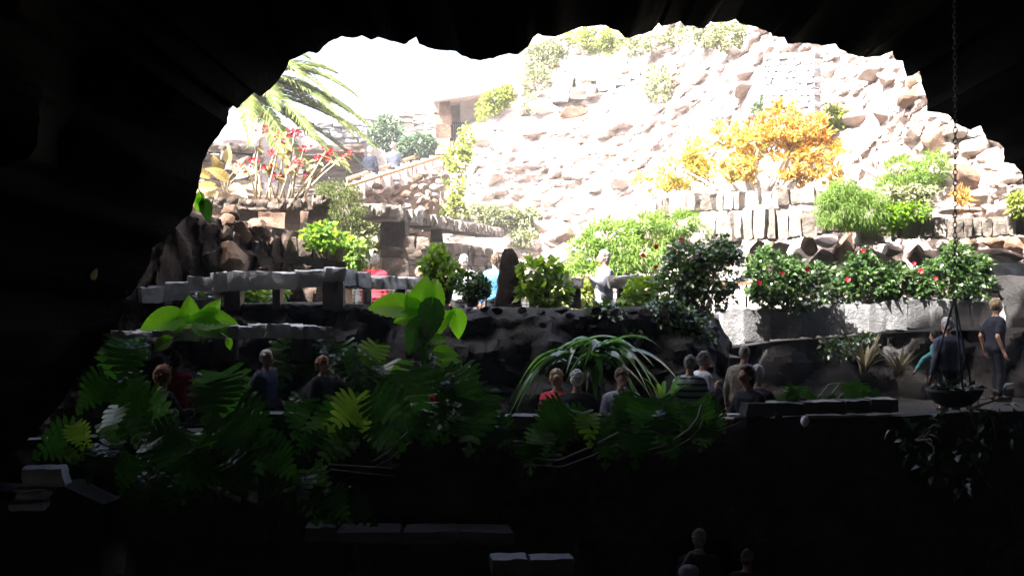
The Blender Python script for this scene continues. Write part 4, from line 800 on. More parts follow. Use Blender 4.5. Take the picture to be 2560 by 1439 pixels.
# ---- potted plants and leafy shrub by the standing stone
def pot(label, px, py0, py1, wpx, d, clumps, n, mat, leaf):
    base = P(px, py1, d); r = thing('potted_plant', base, label, 'plant'); h_ = (py1 - py0) / F * d; w_ = wpx / F * d / 2
    prof = [(.45, 0), (.6, .15), (.85, .6), (1.0, .88), (1.08, .92), (1.06, 1.0), (.92, 1.0), (.85, .8)]; v = []; f = []; S = 14
    for (rr_, zz) in prof:
        for k in range(S): th = 6.2832 * k / S; v.append(base + Vector((math.cos(th) * w_ * rr_, math.sin(th) * w_ * rr_, h_ * zz)))
    for j in range(len(prof) - 1):
        for k in range(S): f.append((j * S + k, j * S + (k + 1) % S, (j + 1) * S + (k + 1) % S, (j + 1) * S + k))
    f.append(tuple(range(S))[::-1]); f.append(tuple((len(prof) - 1) * S + k for k in range(S)))
    part('pot', (v, f), M['pot'], r)
    pts, dr = cloud_pts(clumps, n, .25, 4, .4, px)
    part('foliage', leaf_cloud(pts, dr * .8 + np.random.normal(size=dr.shape) * .5, *leaf, .2), M[mat], r)
    top = base + Vector((0, 0, h_ * .9))
    for k in range(6):
        c = random.choice(clumps); e = P(c[0] + rnd(-.5, .5) * c[3], c[1] - rnd(0, .5) * c[4], c[2]); part('stem', MB().tube([top, top.lerp(e, .5) + Vector((rnd(-.04, .04), 0, .03)), e], [.012, .009, .004], 5).vf, M['twig'], r)
pot('taller dark pot with a rounded green bush left of the standing stone', 1108, 694, 762, 66, 19.3, [(1100, 670, 19.3, 44, 26, .25), (1115, 700, 19.2, 46, 26, .25), (1092, 640, 19.3, 24, 26, .2), (1075, 665, 19.3, 22, 20, .2)], 900, 'bright', (.1, .075))
pot('smaller dark pot with a low green bush next to the standing stone', 1180, 722, 768, 46, 18.9, [(1170, 705, 18.9, 36, 24, .22), (1185, 730, 18.8, 36, 18, .2), (1205, 715, 18.9, 18, 20, .2)], 700, 'hib', (.09, .065))
pot('squat pot under the slab parapet, behind the elephant-ear leaves', 520, 746, 790, 60, 17.3, [(505, 745, 17.3, 14, 8, .1)], 40, 'hib', (.08, .05))
bush('leafy_shrub', 'loose light-green shrub with round leaves just right of the standing stone', 'shrub', (1360, 772, 19.4), [(1345, 690, 19.4, 46, 36, .25), (1385, 710, 19.4, 36, 40, .25), (1330, 670, 19.4, 30, 20, .2), (1365, 735, 19.3, 46, 26, .2), (1400, 740, 19.4, 18, 26, .2)], 480, 'bright', (.13, .13), gap=.35, stems=10, droop=.1)
bush('leafy_shrub', 'small light-green shrub in front of the slab right of the woman in the scarf', 'shrub', (1600, 770, 19.8), [(1600, 720, 19.8, 30, 18, .2), (1590, 745, 19.7, 30, 22, .2), (1620, 735, 19.8, 20, 20, .2)], 240, 'bright', (.12, .11), gap=.3, stems=6)
bush('leafy_plant', 'green plant glimpsed through the gap under the long slab parapet', 'plant', (660, 765, 19.6), [(660, 740, 19.5, 46, 18, .2), (630, 735, 19.5, 16, 18, .15)], 320, 'bright', (.12, .08), stems=4)
# low growth along the bank crest
for (lab, px, py, rx, ry, n) in [('dark leafy tuft on the bank crest below the short slab', 1500, 780, 40, 18, 260), ('dark green sprigs on the bank left of the planter trough', 1690, 800, 60, 26, 420), ('shaded leafy plant climbing the bank beside the trough end', 1720, 850, 60, 44, 380), ('dark fern hanging on the bank above the strap-leaved plant', 1560, 830, 46, 24, 260), ('dark bushy plant under the middle of the trough', 2130, 870, 60, 26, 380), ('small leafy plant below the tall hedge bush', 1650, 770, 40, 18, 260)]:
    d = 18.6 if px < 1640 else (19.0 if px < 1900 else 21.8)
    bush('bank_plant', lab, 'plant', (px, py + ry, d + .2), [(px, py, d, rx, ry, .25), (px + rx * .5, py - ry * .4, d, rx * .5, ry * .7, .2)], n, 'hib', (.12, .07), (0, -.4, -.1), gap=.3, stems=4)

# ---- elephant-ear plants (every large leaf a part)
def ear_plant(label, base, leaves, mesh_sets):
    b = P(*base); r = thing('elephant_ear_plant', b, label, 'plant')
    for (px, py, d, L, tip, nrm, ms) in leaves:
        p = P(px, py, d); put_leaf(r, random.choice(mesh_sets[ms]), p, tip, nrm, L, 'leaf', 1.15); stalk(r, b + Vector((rnd(-.05, .05), 0, 0)), p, .016, .12, mat='strap')
    return r
MS = [EARS, EARD]
ear_plant('elephant-ear plant with glowing lime leaves on the lower slab ledge, left', (500, 860, 16.75), [
    (440, 796, 16.6, .52, (-1, -.1, -.25), (0, -1, .35), 0), (468, 806, 16.6, .36, (-.6, -.1, -.2), (0, -1, .5), 0), (478, 808, 16.7, .40, (-.15, .1, 1), (0, -1, .25), 0), (520, 795, 16.7, .32, (.45, .1, .8), (0, -1, .3), 0), (505, 800, 16.6, .48, (1, 0, -.02), (0, -.9, .55), 0), (500, 815, 16.55, .42, (.9, -.1, -.2), (0, -.9, .5), 0), (420, 850, 16.4, .26, (-.7, 0, -.5), (0, -1, .3), 0), (572, 850, 16.4, .14, (.1, 0, -1), (0, -1, .2), 0), (485, 815, 16.6, .36, (.5, 0, .35), (0, -1, .3), 0)], MS)
ear_plant('tall elephant-ear plant with broad backlit lime leaves before the dark bank, centre', (1065, 930, 17.1), [
    (1050, 775, 17.0, .52, (.18, .15, 1), (.05, -1, .2), 0), (1085, 770, 17.05, .44, (.05, .2, 1), (-.2, -1, .2), 0), (1015, 768, 17.0, .55, (-1, 0, .04), (0, -.9, .5), 0), (1040, 785, 17.0, .34, (-.2, 0, .5), (.1, -1, .3), 0), (1075, 820, 16.95, .42, (.75, -.1, .55), (.1, -1, .25), 0), (1040, 790, 16.9, .34, (-.9, 0, -.2), (0, -1, .4), 0), (1080, 765, 16.8, .5, (-.1, -.2, -1), (0, -1, -.15), 1), (1050, 810, 16.8, .46, (-.35, -.2, -1), (.1, -1, -.1), 1), (1075, 850, 16.8, .26, (1, -.1, .05), (0, -.8, .6), 0), (1095, 880, 16.8, .3, (1, -.1, -.1), (0, -.8, .6), 0), (1105, 905, 16.8, .28, (.8, -.2, .1), (0, -.8, .6), 0), (1020, 915, 16.8, .28, (-.8, -.1, -.2), (0, -.8, .6), 0), (1140, 785, 17.0, .36, (.15, 0, -1), (.3, -1, 0), 0)], MS)
# ---- strap-leaved plant
sp = thing('strap_leaved_plant', P(1460, 985, 16.9), 'big arching strap-leaved plant against the dark bank, centre right', 'plant')
part('stem', MB().tube([P(1460, 985, 16.9), P(1462, 930, 16.9), P(1460, 880, 16.9)], [.07, .06, .05], 8).vf, M['twig'], sp)
for k in range(54):
    a = -math.pi / 2 + rnd(-2.2, 2.2) if k % 3 else rnd(0, 6.28); L = rnd(.75, 1.25)
    if k < 16: a = random.choice((rnd(-.5, .1), math.pi + rnd(-.1, .5))); L = rnd(1.35, 1.95)
    c = P(1460 + rnd(-60, 60), rnd(862, 935), 16.9 + rnd(-.15, .15))
    part('leaf', strap_vf(c, (math.cos(a), math.sin(a) * .6, 0), 0, L * .8, rnd(.075, .115), 0, 0, 10) if False else strap_vf(c, (math.cos(a), math.sin(a) * .6, 0), rnd(.55, 1.15), L * .75, rnd(.10, .15), rnd(.85, 1.55), rnd(-.9, .9), 14), M['strap'], sp)
sp = thing('strap_leaved_plant', P(1660, 1000, 15.9), 'small upright bright strap-leaved plant beside the man in the striped shirt', 'plant')
for k in range(12):
    a = rnd(0, 6.28); part('leaf', strap_vf(P(1665 + rnd(-16, 16), 1000, 15.9), (math.cos(a), math.sin(a) * .5, 0), rnd(1.2, 1.9), rnd(.28, .42), rnd(.05, .075), rnd(.6, 1.2), rnd(-.5, .5), 9), M['bright'] if k % 2 else M['strap'], sp)
for (lab, px, py, d) in [('spiky brown and cream plant left of the person in teal', 2250, 940, 20.2), ('spiky brown and cream plant beneath the middle of the trough', 2160, 935, 20.6)]:
    sp = thing('spiky_plant', P(px, py, d), lab, 'plant')
    for k in range(22):
        a = rnd(0, 6.28); part('leaf', strap_vf(P(px + rnd(-6, 6), py, d), (math.cos(a), math.sin(a) * .6, 0), rnd(1.1, 2.2), rnd(.3, .5), rnd(.05, .08), rnd(.3, .9), rnd(-.5, .5), 8), M['spiky'], sp)

# ---- split-leaved climbers in the shade
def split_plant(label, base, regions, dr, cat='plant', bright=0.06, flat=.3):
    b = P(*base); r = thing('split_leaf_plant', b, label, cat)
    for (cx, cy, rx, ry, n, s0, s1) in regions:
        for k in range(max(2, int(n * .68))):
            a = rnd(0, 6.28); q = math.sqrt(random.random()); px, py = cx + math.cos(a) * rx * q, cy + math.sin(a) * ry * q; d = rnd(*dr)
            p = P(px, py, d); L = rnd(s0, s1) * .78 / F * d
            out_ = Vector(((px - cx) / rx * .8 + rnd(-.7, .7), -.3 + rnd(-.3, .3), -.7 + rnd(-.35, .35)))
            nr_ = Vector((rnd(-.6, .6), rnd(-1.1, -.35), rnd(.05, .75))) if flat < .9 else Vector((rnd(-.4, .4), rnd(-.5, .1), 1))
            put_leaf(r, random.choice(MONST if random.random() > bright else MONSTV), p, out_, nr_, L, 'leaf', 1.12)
            stalk(r, b.lerp(p, .35) + Vector((rnd(-.1, .1), .25, -.2)), p, .010, .12)
    for k in range(3):
        e = P(regions[0][0] + rnd(-.5, .5) * regions[0][2], regions[0][1], sum(dr) / 2 + .2); part('stem', MB().tube([b, b.lerp(e, .4) + Vector((rnd(-.1, .1), .15, 0)), b.lerp(e, .75) + Vector((rnd(-.1, .1), .1, .05)), e], [.035, .03, .024, .015], 6).vf, M['root'], r)
    return r
split_plant('split-leaved climber in front of the two people at the far left', (320, 1150, 15.4), [(305, 868, 20, 12, 2, 120, 140), (285, 960, 36, 26, 4, 110, 140), (290, 1030, 90, 36, 7, 110, 140), (230, 1090, 80, 40, 6, 90, 130)], (14.9, 15.4), bright=.04)
split_plant('wide split-leaved plant with huge dark leaves, left of the man in blue-grey', (500, 1180, 15.3), [(545, 945, 20, 12, 2, 140, 160), (560, 1020, 40, 24, 4, 130, 160), (480, 1080, 90, 30, 7, 110, 150), (610, 1080, 50, 30, 4, 100, 130)], (14.8, 15.3), bright=.02)
split_plant('glossy split-leaved plant around the curly-haired woman', (820, 1130, 15.4), [(850, 1000, 40, 26, 4, 90, 130), (772, 1010, 22, 40, 4, 80, 110), (910, 1020, 60, 36, 6, 100, 130), (850, 1070, 90, 30, 6, 80, 110)], (14.9, 15.3), bright=.2)
split_plant('silvery split-leaved plant high behind the terrace, left of centre', (860, 960, 17.5), [(750, 868, 50, 12, 5, 90, 130), (860, 880, 60, 16, 6, 100, 130), (945, 920, 50, 26, 6, 100, 130), (930, 876, 40, 14, 4, 80, 120)], (17.0, 17.5), bright=.08, flat=1)
split_plant('mass of dark split leaves before the terrace, centre', (1130, 1130, 15.5), [(1090, 945, 70, 22, 6, 110, 150), (1170, 990, 70, 36, 8, 110, 140), (1080, 1040, 100, 36, 9, 90, 130), (1200, 1060, 70, 30, 6, 80, 120), (980, 1070, 50, 40, 5, 80, 110)], (15.0, 15.6), bright=.05)
split_plant('dark split-leaved plant hiding the seated people, centre right', (1470, 1120, 15.5), [(1420, 1020, 70, 20, 7, 80, 110), (1480, 1055, 80, 30, 7, 90, 120), (1380, 1060, 60, 30, 5, 80, 110), (1610, 1020, 50, 24, 6, 80, 110), (1560, 1075, 40, 30, 5, 90, 120), (1300, 1085, 50, 30, 4, 80, 100)], (14.8, 15.4), bright=.1)
split_plant('dark split-leaved plant on the parapet in front of the striped shirt', (1740, 1090, 15.5), [(1720, 1025, 70, 18, 6, 65, 90), (1760, 1055, 60, 22, 5, 65, 90), (1660, 1020, 30, 20, 4, 65, 85), (1690, 1085, 60, 24, 4, 65, 90)], (15.0, 15.4), bright=.03)
split_plant('low leafy plant right of the silhouetted people', (2010, 1000, 15.9), [(1990, 985, 50, 14, 6, 45, 70), (2060, 985, 50, 14, 5, 45, 70), (2140, 975, 50, 18, 5, 45, 70)], (15.9, 16.4), bright=.05)
split_plant('cascade of dim split leaves hanging below the terrace, lower left', (600, 1250, 14.8), [(330, 1150, 150, 50, 9, 100, 140), (500, 1190, 150, 50, 9, 100, 140), (740, 1190, 70, 40, 7, 90, 120), (850, 1230, 44, 34, 5, 90, 120), (640, 1140, 70, 40, 5, 90, 120)], (14.2, 14.8), bright=.0)
split_plant('small yellowing split leaves at the cave edge, far left', (180, 1100, 15.0), [(185, 1065, 30, 20, 3, 60, 80), (170, 1110, 26, 26, 3, 50, 80)], (14.6, 14.9), bright=.6)
r = thing('vine', P(515, 480, 15.6), 'glossy green leaf of a vine hanging at the left edge of the cave mouth', 'vine')
for (px, py, L, tx, tz) in [(512, 508, .26, .25, -1), (500, 488, .18, .1, -1), (498, 500, .16, -.2, -1)]: put_leaf(r, EARD[0] if px > 510 else EARS[1], P(px, py, 15.7), (tx, -.1, tz), (.2, -1, .3), L)
part('stem', MB().tube([P(480, 440, 15.6), P(495, 470, 15.6), P(505, 490, 15.7), P(512, 508, 15.7)], .008, 5).vf, M['twig'], r)
# aerial roots below the terrace
for i, (lab, pl) in enumerate([('long bare root running along the dark ledge, lower left of centre', [(820, 1160), (900, 1166), (980, 1170)]), ('curling pale root hanging under the centre right leaves', [(1320, 1150), (1400, 1150), (1470, 1120), (1540, 1085), (1580, 1060)]), ('thin pale root sagging below the striped shirt', [(1620, 1125), (1670, 1110), (1720, 1075), (1745, 1045), (1755, 1010)]), ('forked pale root under the centre leaves', [(930, 1155), (970, 1130), (1000, 1100), (1020, 1080)])]):
    r = thing('aerial_root', P(*pl[0], 14.9), lab, 'root'); part('strand', MB().tube([P(x, y, 14.9) for x, y in pl], [.014] * len(pl), 5).vf, M['root'], r); part('strand', MB().tube([P(x + 6, y + 12 + 4 * k, 14.95) for k, (x, y) in enumerate(pl)], [.007] * len(pl), 5).vf, M['root'], r)
# shaded creepers at lower right
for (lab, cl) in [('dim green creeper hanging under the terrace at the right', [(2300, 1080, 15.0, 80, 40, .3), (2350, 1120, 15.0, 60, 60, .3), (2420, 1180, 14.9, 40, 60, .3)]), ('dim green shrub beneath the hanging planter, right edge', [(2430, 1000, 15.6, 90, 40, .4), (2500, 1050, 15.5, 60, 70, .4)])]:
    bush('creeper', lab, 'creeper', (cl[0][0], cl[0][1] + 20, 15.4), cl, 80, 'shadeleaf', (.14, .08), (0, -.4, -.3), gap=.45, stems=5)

# ================================================================== PEOPLE
SK = cloth('skin', (0.42, 0.24, 0.17), .6, .12); SK2 = cloth('skin_tanned', (0.34, 0.18, 0.12), .6, .12)
EYE = cloth('dark_eye', (0.02, 0.015, 0.012), .3, .1); SHOE = cloth('dark_shoe', (0.03, 0.025, 0.02), .6)
HAIR = {k: cloth('hair_' + k, c, .55, .35) for k, c in dict(white=(.5, .49, .47), grey=(.22, .2, .18), brown=(.11, .07, .045), blond=(.38, .28, .16), auburn=(.16, .075, .035), dark=(.03, .022, .018)).items()}
CL = {k: cloth('cloth_' + k, c) for k, c in dict(navy=(.014, .017, .03), slate=(.06, .07, .10), white=(.6, .6, .62), red=(.45, .03, .05), pale=(.35, .42, .38), blue=(.1, .3, .6), grey=(.12, .13, .15), bluegrey=(.05, .062, .1), black=(.012, .012, .014), khaki=(.17, .15, .11), jean=(.012, .014, .02), teal=(.06, .2, .2), lilac=(.3, .3, .38)).items()}
CL['stripe'] = cloth('cloth_striped', (.42, .42, .5), .85, .1, (.05, .05, .07))
def capsule(mb, a, b, ra, rb, sides=10):
    a, b = Vector(a), Vector(b); d = b - a; L = d.length; t = d.normalized() if L > 1e-6 else Vector((0, 0, 1)); pts = []; rad = []
    for k in range(4): th = (k + .15) / 4 * math.pi / 2; pts.append(a - t * ra * math.cos(th)); rad.append(ra * math.sin(th))
    pts += [a, b]; rad += [ra, rb]
    for k in range(3, -1, -1): th = (k + .15) / 4 * math.pi / 2; pts.append(b + t * rb * math.cos(th)); rad.append(rb * math.sin(th))
    mb.tube(pts, rad, sides)
def ell(mb, c, r, sub=2):
    v, f = ICO[sub]; mb.add([Vector(c) + Vector((p[0] * r[0], p[1] * r[1], p[2] * r[2])) for p in v], f)
def blob(name, mb, mat, root, vox, smooth=3):
    o = mk(name, mb.v, mb.f, mat, root)
    m = o.modifiers.new('r', 'REMESH'); m.mode = 'VOXEL'; m.voxel_size = vox; m.use_smooth_shade = True
    s = o.modifiers.new('s', 'SMOOTH'); s.iterations = smooth; s.factor = .5
    return o
ARMS = {'down': ((.25, .02, .17), (.26, -.06, -.08)), 'table': ((.27, -.10, .2), (.12, -.36, .22)), 'chest': ((.25, -.08, .2), (.05, -.24, .32)), 'behind': ((.28, .12, .2), (.06, .19, .02)), 'rail': ((.32, -.12, .22), (.42, -.30, .12)), 'swing': ((.26, .12, .18), (.29, .02, -.08)), 'reach': ((-.46, -.1, .22), (-.66, -.2, .02))}
def person(label, head, rot, pose, top, bottom, hair, style='short', arms='down', arms2=None, floor=None, sleeve='long', skin=SK, lean=0., turn=0., nod=0., vox=.016, group=None, fem=False, skirt=False):
    H = P(*head); sit = pose == 'sit'; hz = .50 if sit else .93; top_h = hz + .82
    s = (H.z - floor) / top_h
    root = thing('person', (0, 0, 0), label, 'person', group); root.scale = (s, s, s)
    root.rotation_euler = (0, 0, math.radians(rot))
    cl, sl = math.cos(lean), math.sin(lean)
    def up(x, y, z): return Vector((x, y * cl - z * sl, hz + z * cl + y * sl))
    hd = up(0, -.03, .70); root.location = (0, 0, 0)
    offs = Matrix.Rotation(math.radians(rot), 4, 'Z') @ (Vector((hd.x, hd.y, 0)) * s)
    root.location = (H.x - offs.x, H.y - offs.y, floor)
    k = .92 if fem else 1.0
    body = MB()
    tors = [(-.02, .115 * (1.08 if fem else 1), .10), (.08, .10, .10), (.2, .095, .105 * k), (.32, .12, .112 * k), (.40, .13, .10 * k), (.455, .14 * k, .06)]
    def torso(mb, g, lo=-.02):
        prev = None
        for (z, hw, r) in tors:
            if prev:
                for q in (0, .33, .66):
                    zz, hh, rr = (lerp(prev[i], (z, hw, r)[i], q) for i in range(3))
                    if zz >= lo: capsule(mb, up(-hh + .03, 0, zz), up(hh - .03, 0, zz), rr + g, rr + g, 10)
            prev = (z, hw, r)
        capsule(mb, up(-.15 * k, 0, .44), up(.15 * k, 0, .44), .058 + g, .058 + g)
    torso(body, 0)
    capsule(body, up(0, 0, .42), up(0, -.02, .60), .068 * k, .058 * k)
    for sg in (-1, 1): capsule(body, up(sg * .15 * k, 0, .43), up(sg * .03, 0, .52), .04, .045)
    Rh = Matrix.Rotation(math.radians(turn), 4, 'Z') @ Matrix.Rotation(nod + lean * .3, 4, 'X')
    def hp(x, y, z): return hd + Rh.to_3x3() @ Vector((x, y, z))
    def hell(mb, c, r, sub=2):
        v, f = ICO[sub]; mb.add([hp(c[0] + p[0] * r[0], c[1] + p[1] * r[1], c[2] + p[2] * r[2]) for p in v], f)
    hell(body, (0, .005, .01), (.076, .097, .11), 3); hell(body, (0, -.03, -.06), (.056, .062, .062)); hell(body, (0, -.085, -.02), (.026, .02, .03))
    capsule(body, hp(0, -.098, .012), hp(0, -.115, -.022), .010, .016, 8); capsule(body, hp(-.022, -.088, -.058), hp(.022, -.088, -.058), .009, .009, 6)
    for sg in (-1, 1): hell(body, (sg * .078, .01, -.005), (.012, .024, .034), 1)
    shirt = MB(); torso(shirt, .03, .0)
    for sg in (-1, 1): capsule(shirt, up(sg * .16 * k, 0, .43), up(sg * .05, 0, .485), .055, .05)
    capsule(shirt, up(0, 0, .45), up(0, -.005, .50), .066, .062)
    hands = []
    for sg in (-1, 1):
        el_, wr = ARMS[arms if (sg < 0 or not arms2) else arms2]
        S, E, Wv = up(sg * .185 * k, 0, .435), up(sg * el_[0], el_[1], el_[2]), up(sg * wr[0], wr[1], wr[2])
        capsule(body, S, E, .048, .038); capsule(body, E, Wv, .038, .027)
        d = (Wv - E).normalized(); side = d.cross(Vector((0, -1, .3))).normalized(); pn = side.cross(d)
        pc_ = Wv + d * .05; ell(body, pc_, (.03, .022, .03), 1); capsule(body, Wv, Wv + d * .085, .024, .03, 8)
        for j, (o_, L) in enumerate([(-.027, .06), (-.009, .075), (.009, .07), (.026, .055)]):
            a = Wv + d * .09 + side * o_; b = a + d * L * .55 + pn * .006; c = b + d * L * .45 + pn * .02
            capsule(body, a, b, .0095, .009, 6); capsule(body, b, c, .009, .0075, 6)
        a = Wv + d * .04 + side * -.03 * sg; capsule(body, a, a + d * .045 + side * -.03 * sg, .011, .009, 6)
        capsule(shirt, S, E, .076, .062)
        if sleeve == 'long': capsule(shirt, E, E.lerp(Wv, .95), .062, .046)
        if sleeve == 'short': pass
    if sleeve == 'short':
        shirt = MB(); torso(shirt, .026); capsule(shirt, up(0, 0, .45), up(0, -.005, .50), .066, .062)
        for sg in (-1, 1):
            el_, wr = ARMS[arms if (sg < 0 or not arms2) else arms2]; S, E = up(sg * .185 * k, 0, .435), up(sg * el_[0], el_[1], el_[2]); capsule(shirt, S, S.lerp(E, .7), .068, .062)
    trous = MB(); shoe = MB()
    for sg in (-1, 1):
        hp_ = Vector((sg * .085, 0, hz - .01)); st_ = rnd(-.06, .06)
        kn = Vector((sg * .12, -.43, hz + .0)) if sit else Vector((sg * .095, -.02 + st_, .50)); an = Vector((sg * .12, -.42, .09)) if sit else Vector((sg * .10, .03 + st_ * 1.5, .09))
        capsule(body, hp_, kn, .075, .052); capsule(body, kn, an, .052, .036); capsule(body, an, an + Vector((sg * .01, -.13, -.05)), .036, .028)
        capsule(trous, hp_, kn, .098, .072); capsule(trous, kn, an + Vector((0, 0, .03)), .072, .062)
        part_ = MB(); capsule(part_, an + Vector((0, .05, -.05)), an + Vector((sg * .02, -.16, -.052)), .043, .036); blob('shoe', part_, SHOE, root, .02, 1)
    capsule(trous, (-.08, 0, hz - .0), (.08, 0, hz), .125, .125); capsule(trous, (-.07, 0, hz + .07), (.07, 0, hz + .07), .115, .115)
    if skirt and not sit: capsule(trous, (0, 0, hz), (0, -.02, .25), .16, .2)
    bd_ = blob('body', body, skin, root, vox * .85, 2); blob('shirt', shirt, CL[top], root, vox, 4); blob('trousers', trous, CL[bottom], root, vox * 1.2, 4)
    for sg in (-1, 1):
        e = MB(); hell(e, (sg * .03, -.088, .012), (.012, .008, .008), 1); mk('eye', e.v, e.f, EYE, bd_)
    hm = MB(); v, f = ICO[3]; vv = []
    amp, sc, gx = dict(short=(.11, 13, 1.02), curly=(.22, 12, 1.22), bald=(.02, 6, .965), bun=(.1, 12, 1.05), long=(.1, 11, 1.1))[style]
    for p in v:
        q = Vector((p[0] * .083, p[1] * .104, p[2] * .118)) * gx; q *= 1 + amp * mn.fractal(Vector(p) * sc * .35 + Vector((len(label) * 1.7 % 50, 0, 0)), .8, 2.2, 4)
        q += Vector((0, .014, .018))
        front = -p[1] * .9 - p[2] * .75
        if front > .12: q *= max(.72, 1 - (front - .12) * .55)              # hairline
        if p[2] < -.25 and p[1] < -.05: q *= .86 if style != 'long' else .95
        if style == 'long' and p[1] > -.3 and p[2] < 0: q.z *= 1.9
        vv.append(hp(*q))
    hm.add(vv, f)
    if style == 'bun': hell(hm, (-.05, .12, .02), (.045, .045, .045))
    if style in ('short', 'bun', 'long'):
        for _ in range(150):
            u = Vector((random.gauss(0, 1), random.gauss(0, 1) + .5, random.gauss(0, 1) + .2)).normalized()
            if -u.y * .9 - u.z * .75 > .1 or (u.z < -.55 and style == 'short'): continue
            z_ = u.z * .116 * (1.6 if style == 'long' and u.z < 0 else 1); e_ = rnd(.011, .02); hell(hm, (u.x * .085, u.y * .105 + .014, z_ + .016), (e_, e_ * 1.2, e_ * .8), 1)
    if style == 'curly':
        for _ in range(60):
            u = Vector((random.gauss(0, 1), random.gauss(0, 1) + .35, random.gauss(0, 1) + .3)).normalized()
            if -u.y * .9 - u.z * .75 > .3: continue
            hell(hm, (u.x * .1, u.y * .118 + .012, u.z * .125 + .01), (.024, .024, .024), 1)
    mk('hair', hm.v, hm.f, HAIR[hair], root)
    return root
FM, FP, FR = -2.46, -1.10, -2.02
person('person in a navy jacket and white trousers climbing the stair, lower of the two', (925, 368, 38.6), 170, 'stand', 'navy', 'white', 'white', 'short', 'down', floor=P(0, 368, 38.6).z - 1.66, fem=True)
person('person in a slate-blue jacket climbing the stair, upper of the two', (985, 358, 39.5), 160, 'stand', 'slate', 'navy', 'grey', 'short', 'chest', floor=P(0, 358, 39.5).z - 1.72)
person('white-haired person in a red jacket behind the long slab parapet', (938, 637, 23.0), 165, 'stand', 'red', 'red', 'white', 'short', 'down', floor=FP)
person('white-haired person in pale green beside the red jacket', (915, 650, 23.4), 150, 'stand', 'pale', 'grey', 'white', 'short', 'down', floor=FP, fem=True)
person('blond person sitting low behind the slab parapet, only the head showing', (1050, 668, 22.4), 190, 'sit', 'black', 'black', 'blond', 'short', 'table', floor=P(0, 668, 22.4).z - 1.32)
person('white-haired person in a white shirt behind the potted bushes', (1160, 638, 22.6), 175, 'stand', 'white', 'jean', 'white', 'short', 'down', floor=FP)
person('brown-haired person in a bright blue jacket half hidden by the standing stone', (1238, 636, 22.4), 200, 'stand', 'blue', 'jean', 'brown', 'short', 'down', floor=FP)
wm_ = person('woman in a grey coat and long white skirt with a hand raised to her chest', (1508, 627, 21.6), -75, 'stand', 'grey', 'white', 'grey', 'long', 'chest', floor=FP, fem=True, vox=.013, skirt=True)
sc_ = MB(); ell(sc_, (0, -.125, 1.27), (.085, .05, .16), 2); ell(sc_, (0, -.12, 1.02), (.1, .06, .16), 2); mk('white_shirt_front', sc_.v, sc_.f, CL['white'], wm_)
person('curly brown-haired person in a red shirt among the far left leaves', (437, 884, 16.9), 200, 'stand', 'red', 'black', 'brown', 'curly', 'down', floor=FM, skin=SK2)
person('person with fuzzy light brown hair in dark clothes at the far left', (410, 918, 16.3), 140, 'sit', 'black', 'black', 'auburn', 'curly', 'table', floor=FM, fem=True)
person('grey-haired man in a blue-grey jacket standing in profile with hands behind', (668, 876, 16.6), 62, 'stand', 'bluegrey', 'navy', 'white', 'short', 'behind', floor=FM, vox=.013)
person('curly auburn-haired woman in black among glossy leaves', (808, 894, 16.5), 60, 'stand', 'black', 'black', 'auburn', 'curly', 'down', floor=FM, fem=True)
person('woman with a blond bun in a red shirt seated at the terrace edge', (1393, 924, 16.4), 150, 'sit', 'red', 'black', 'blond', 'bun', 'table', floor=FM, fem=True, vox=.013)
person('balding white-haired man in a black jacket seated beside the red shirt', (1443, 926, 16.2), 175, 'sit', 'black', 'black', 'white', 'short', 'table', floor=FM, skin=SK2, vox=.013)
person('man in a dark jacket and pale shirt seated facing out, looking down', (1555, 922, 16.15), 10, 'sit', 'lilac', 'black', 'brown', 'short', 'table', floor=FM, nod=.45, vox=.013)
person('man in a white and navy striped shirt with his back turned', (1725, 889, 16.0), 165, 'stand', 'stripe', 'black', 'grey', 'short', 'table', floor=FM, sleeve='short', vox=.013, lean=.12)
person('grey-haired man in a pale shirt leaning behind the striped shirt', (1762, 879, 16.7), 110, 'stand', 'white', 'red', 'grey', 'short', 'chest', floor=FM, sleeve='short', skin=SK2, vox=.013, lean=.1)
person('tall balding man in a khaki jacket standing with his back turned', (1862, 864, 17.0), 150, 'stand', 'khaki', 'khaki', 'grey', 'bald', 'down', floor=FM, skin=SK2, vox=.013, lean=.08)
person('dark-haired woman in black, a silhouette leaning over the table', (1866, 914, 15.9), -60, 'sit', 'black', 'black', 'dark', 'long', 'table', floor=FM, fem=True, vox=.013, lean=.1)
person('white-haired man in dark clothes right of the black silhouette', (1896, 914, 16.6), 130, 'sit', 'black', 'black', 'white', 'short', 'table', floor=FM, vox=.015)
person('fair-haired man in a dark blue t-shirt walking at the right end of the trough', (2492, 748, 21.6), 100, 'stand', 'navy', 'jean', 'blond', 'short', 'swing', floor=FR, sleeve='short', vox=.013)
person('white-haired person in a pale blue shirt just behind the hanging chain', (2366, 795, 19.5), 200, 'stand', 'bluegrey', 'black', 'white', 'short', 'down', floor=-2.25)
person('person in a teal sleeve bending beside the pale blue shirt', (2335, 822, 20.0), 215, 'stand', 'teal', 'navy', 'dark', 'short', 'reach', 'down', floor=FR, lean=.3, fem=True)
person('white-haired visitor in dark clothes at the bottom, lit only on the crown', (1748, 1323, 14.4), 175, 'stand', 'black', 'black', 'grey', 'short', 'down', floor=-4.6)  # white hair coloured grey to stand in for shade on the head
person('blond visitor at the bottom edge right of the white-haired one', (1868, 1374, 14.2), 165, 'stand', 'black', 'black', 'brown', 'short', 'down', floor=-4.6)  # blond hair coloured brown, the shade is in the hair colour
bg_ = thing('shoulder_bag', P(1720, 1420, 14.2), 'pale shoulder bag on the visitor at the bottom edge', 'bag')
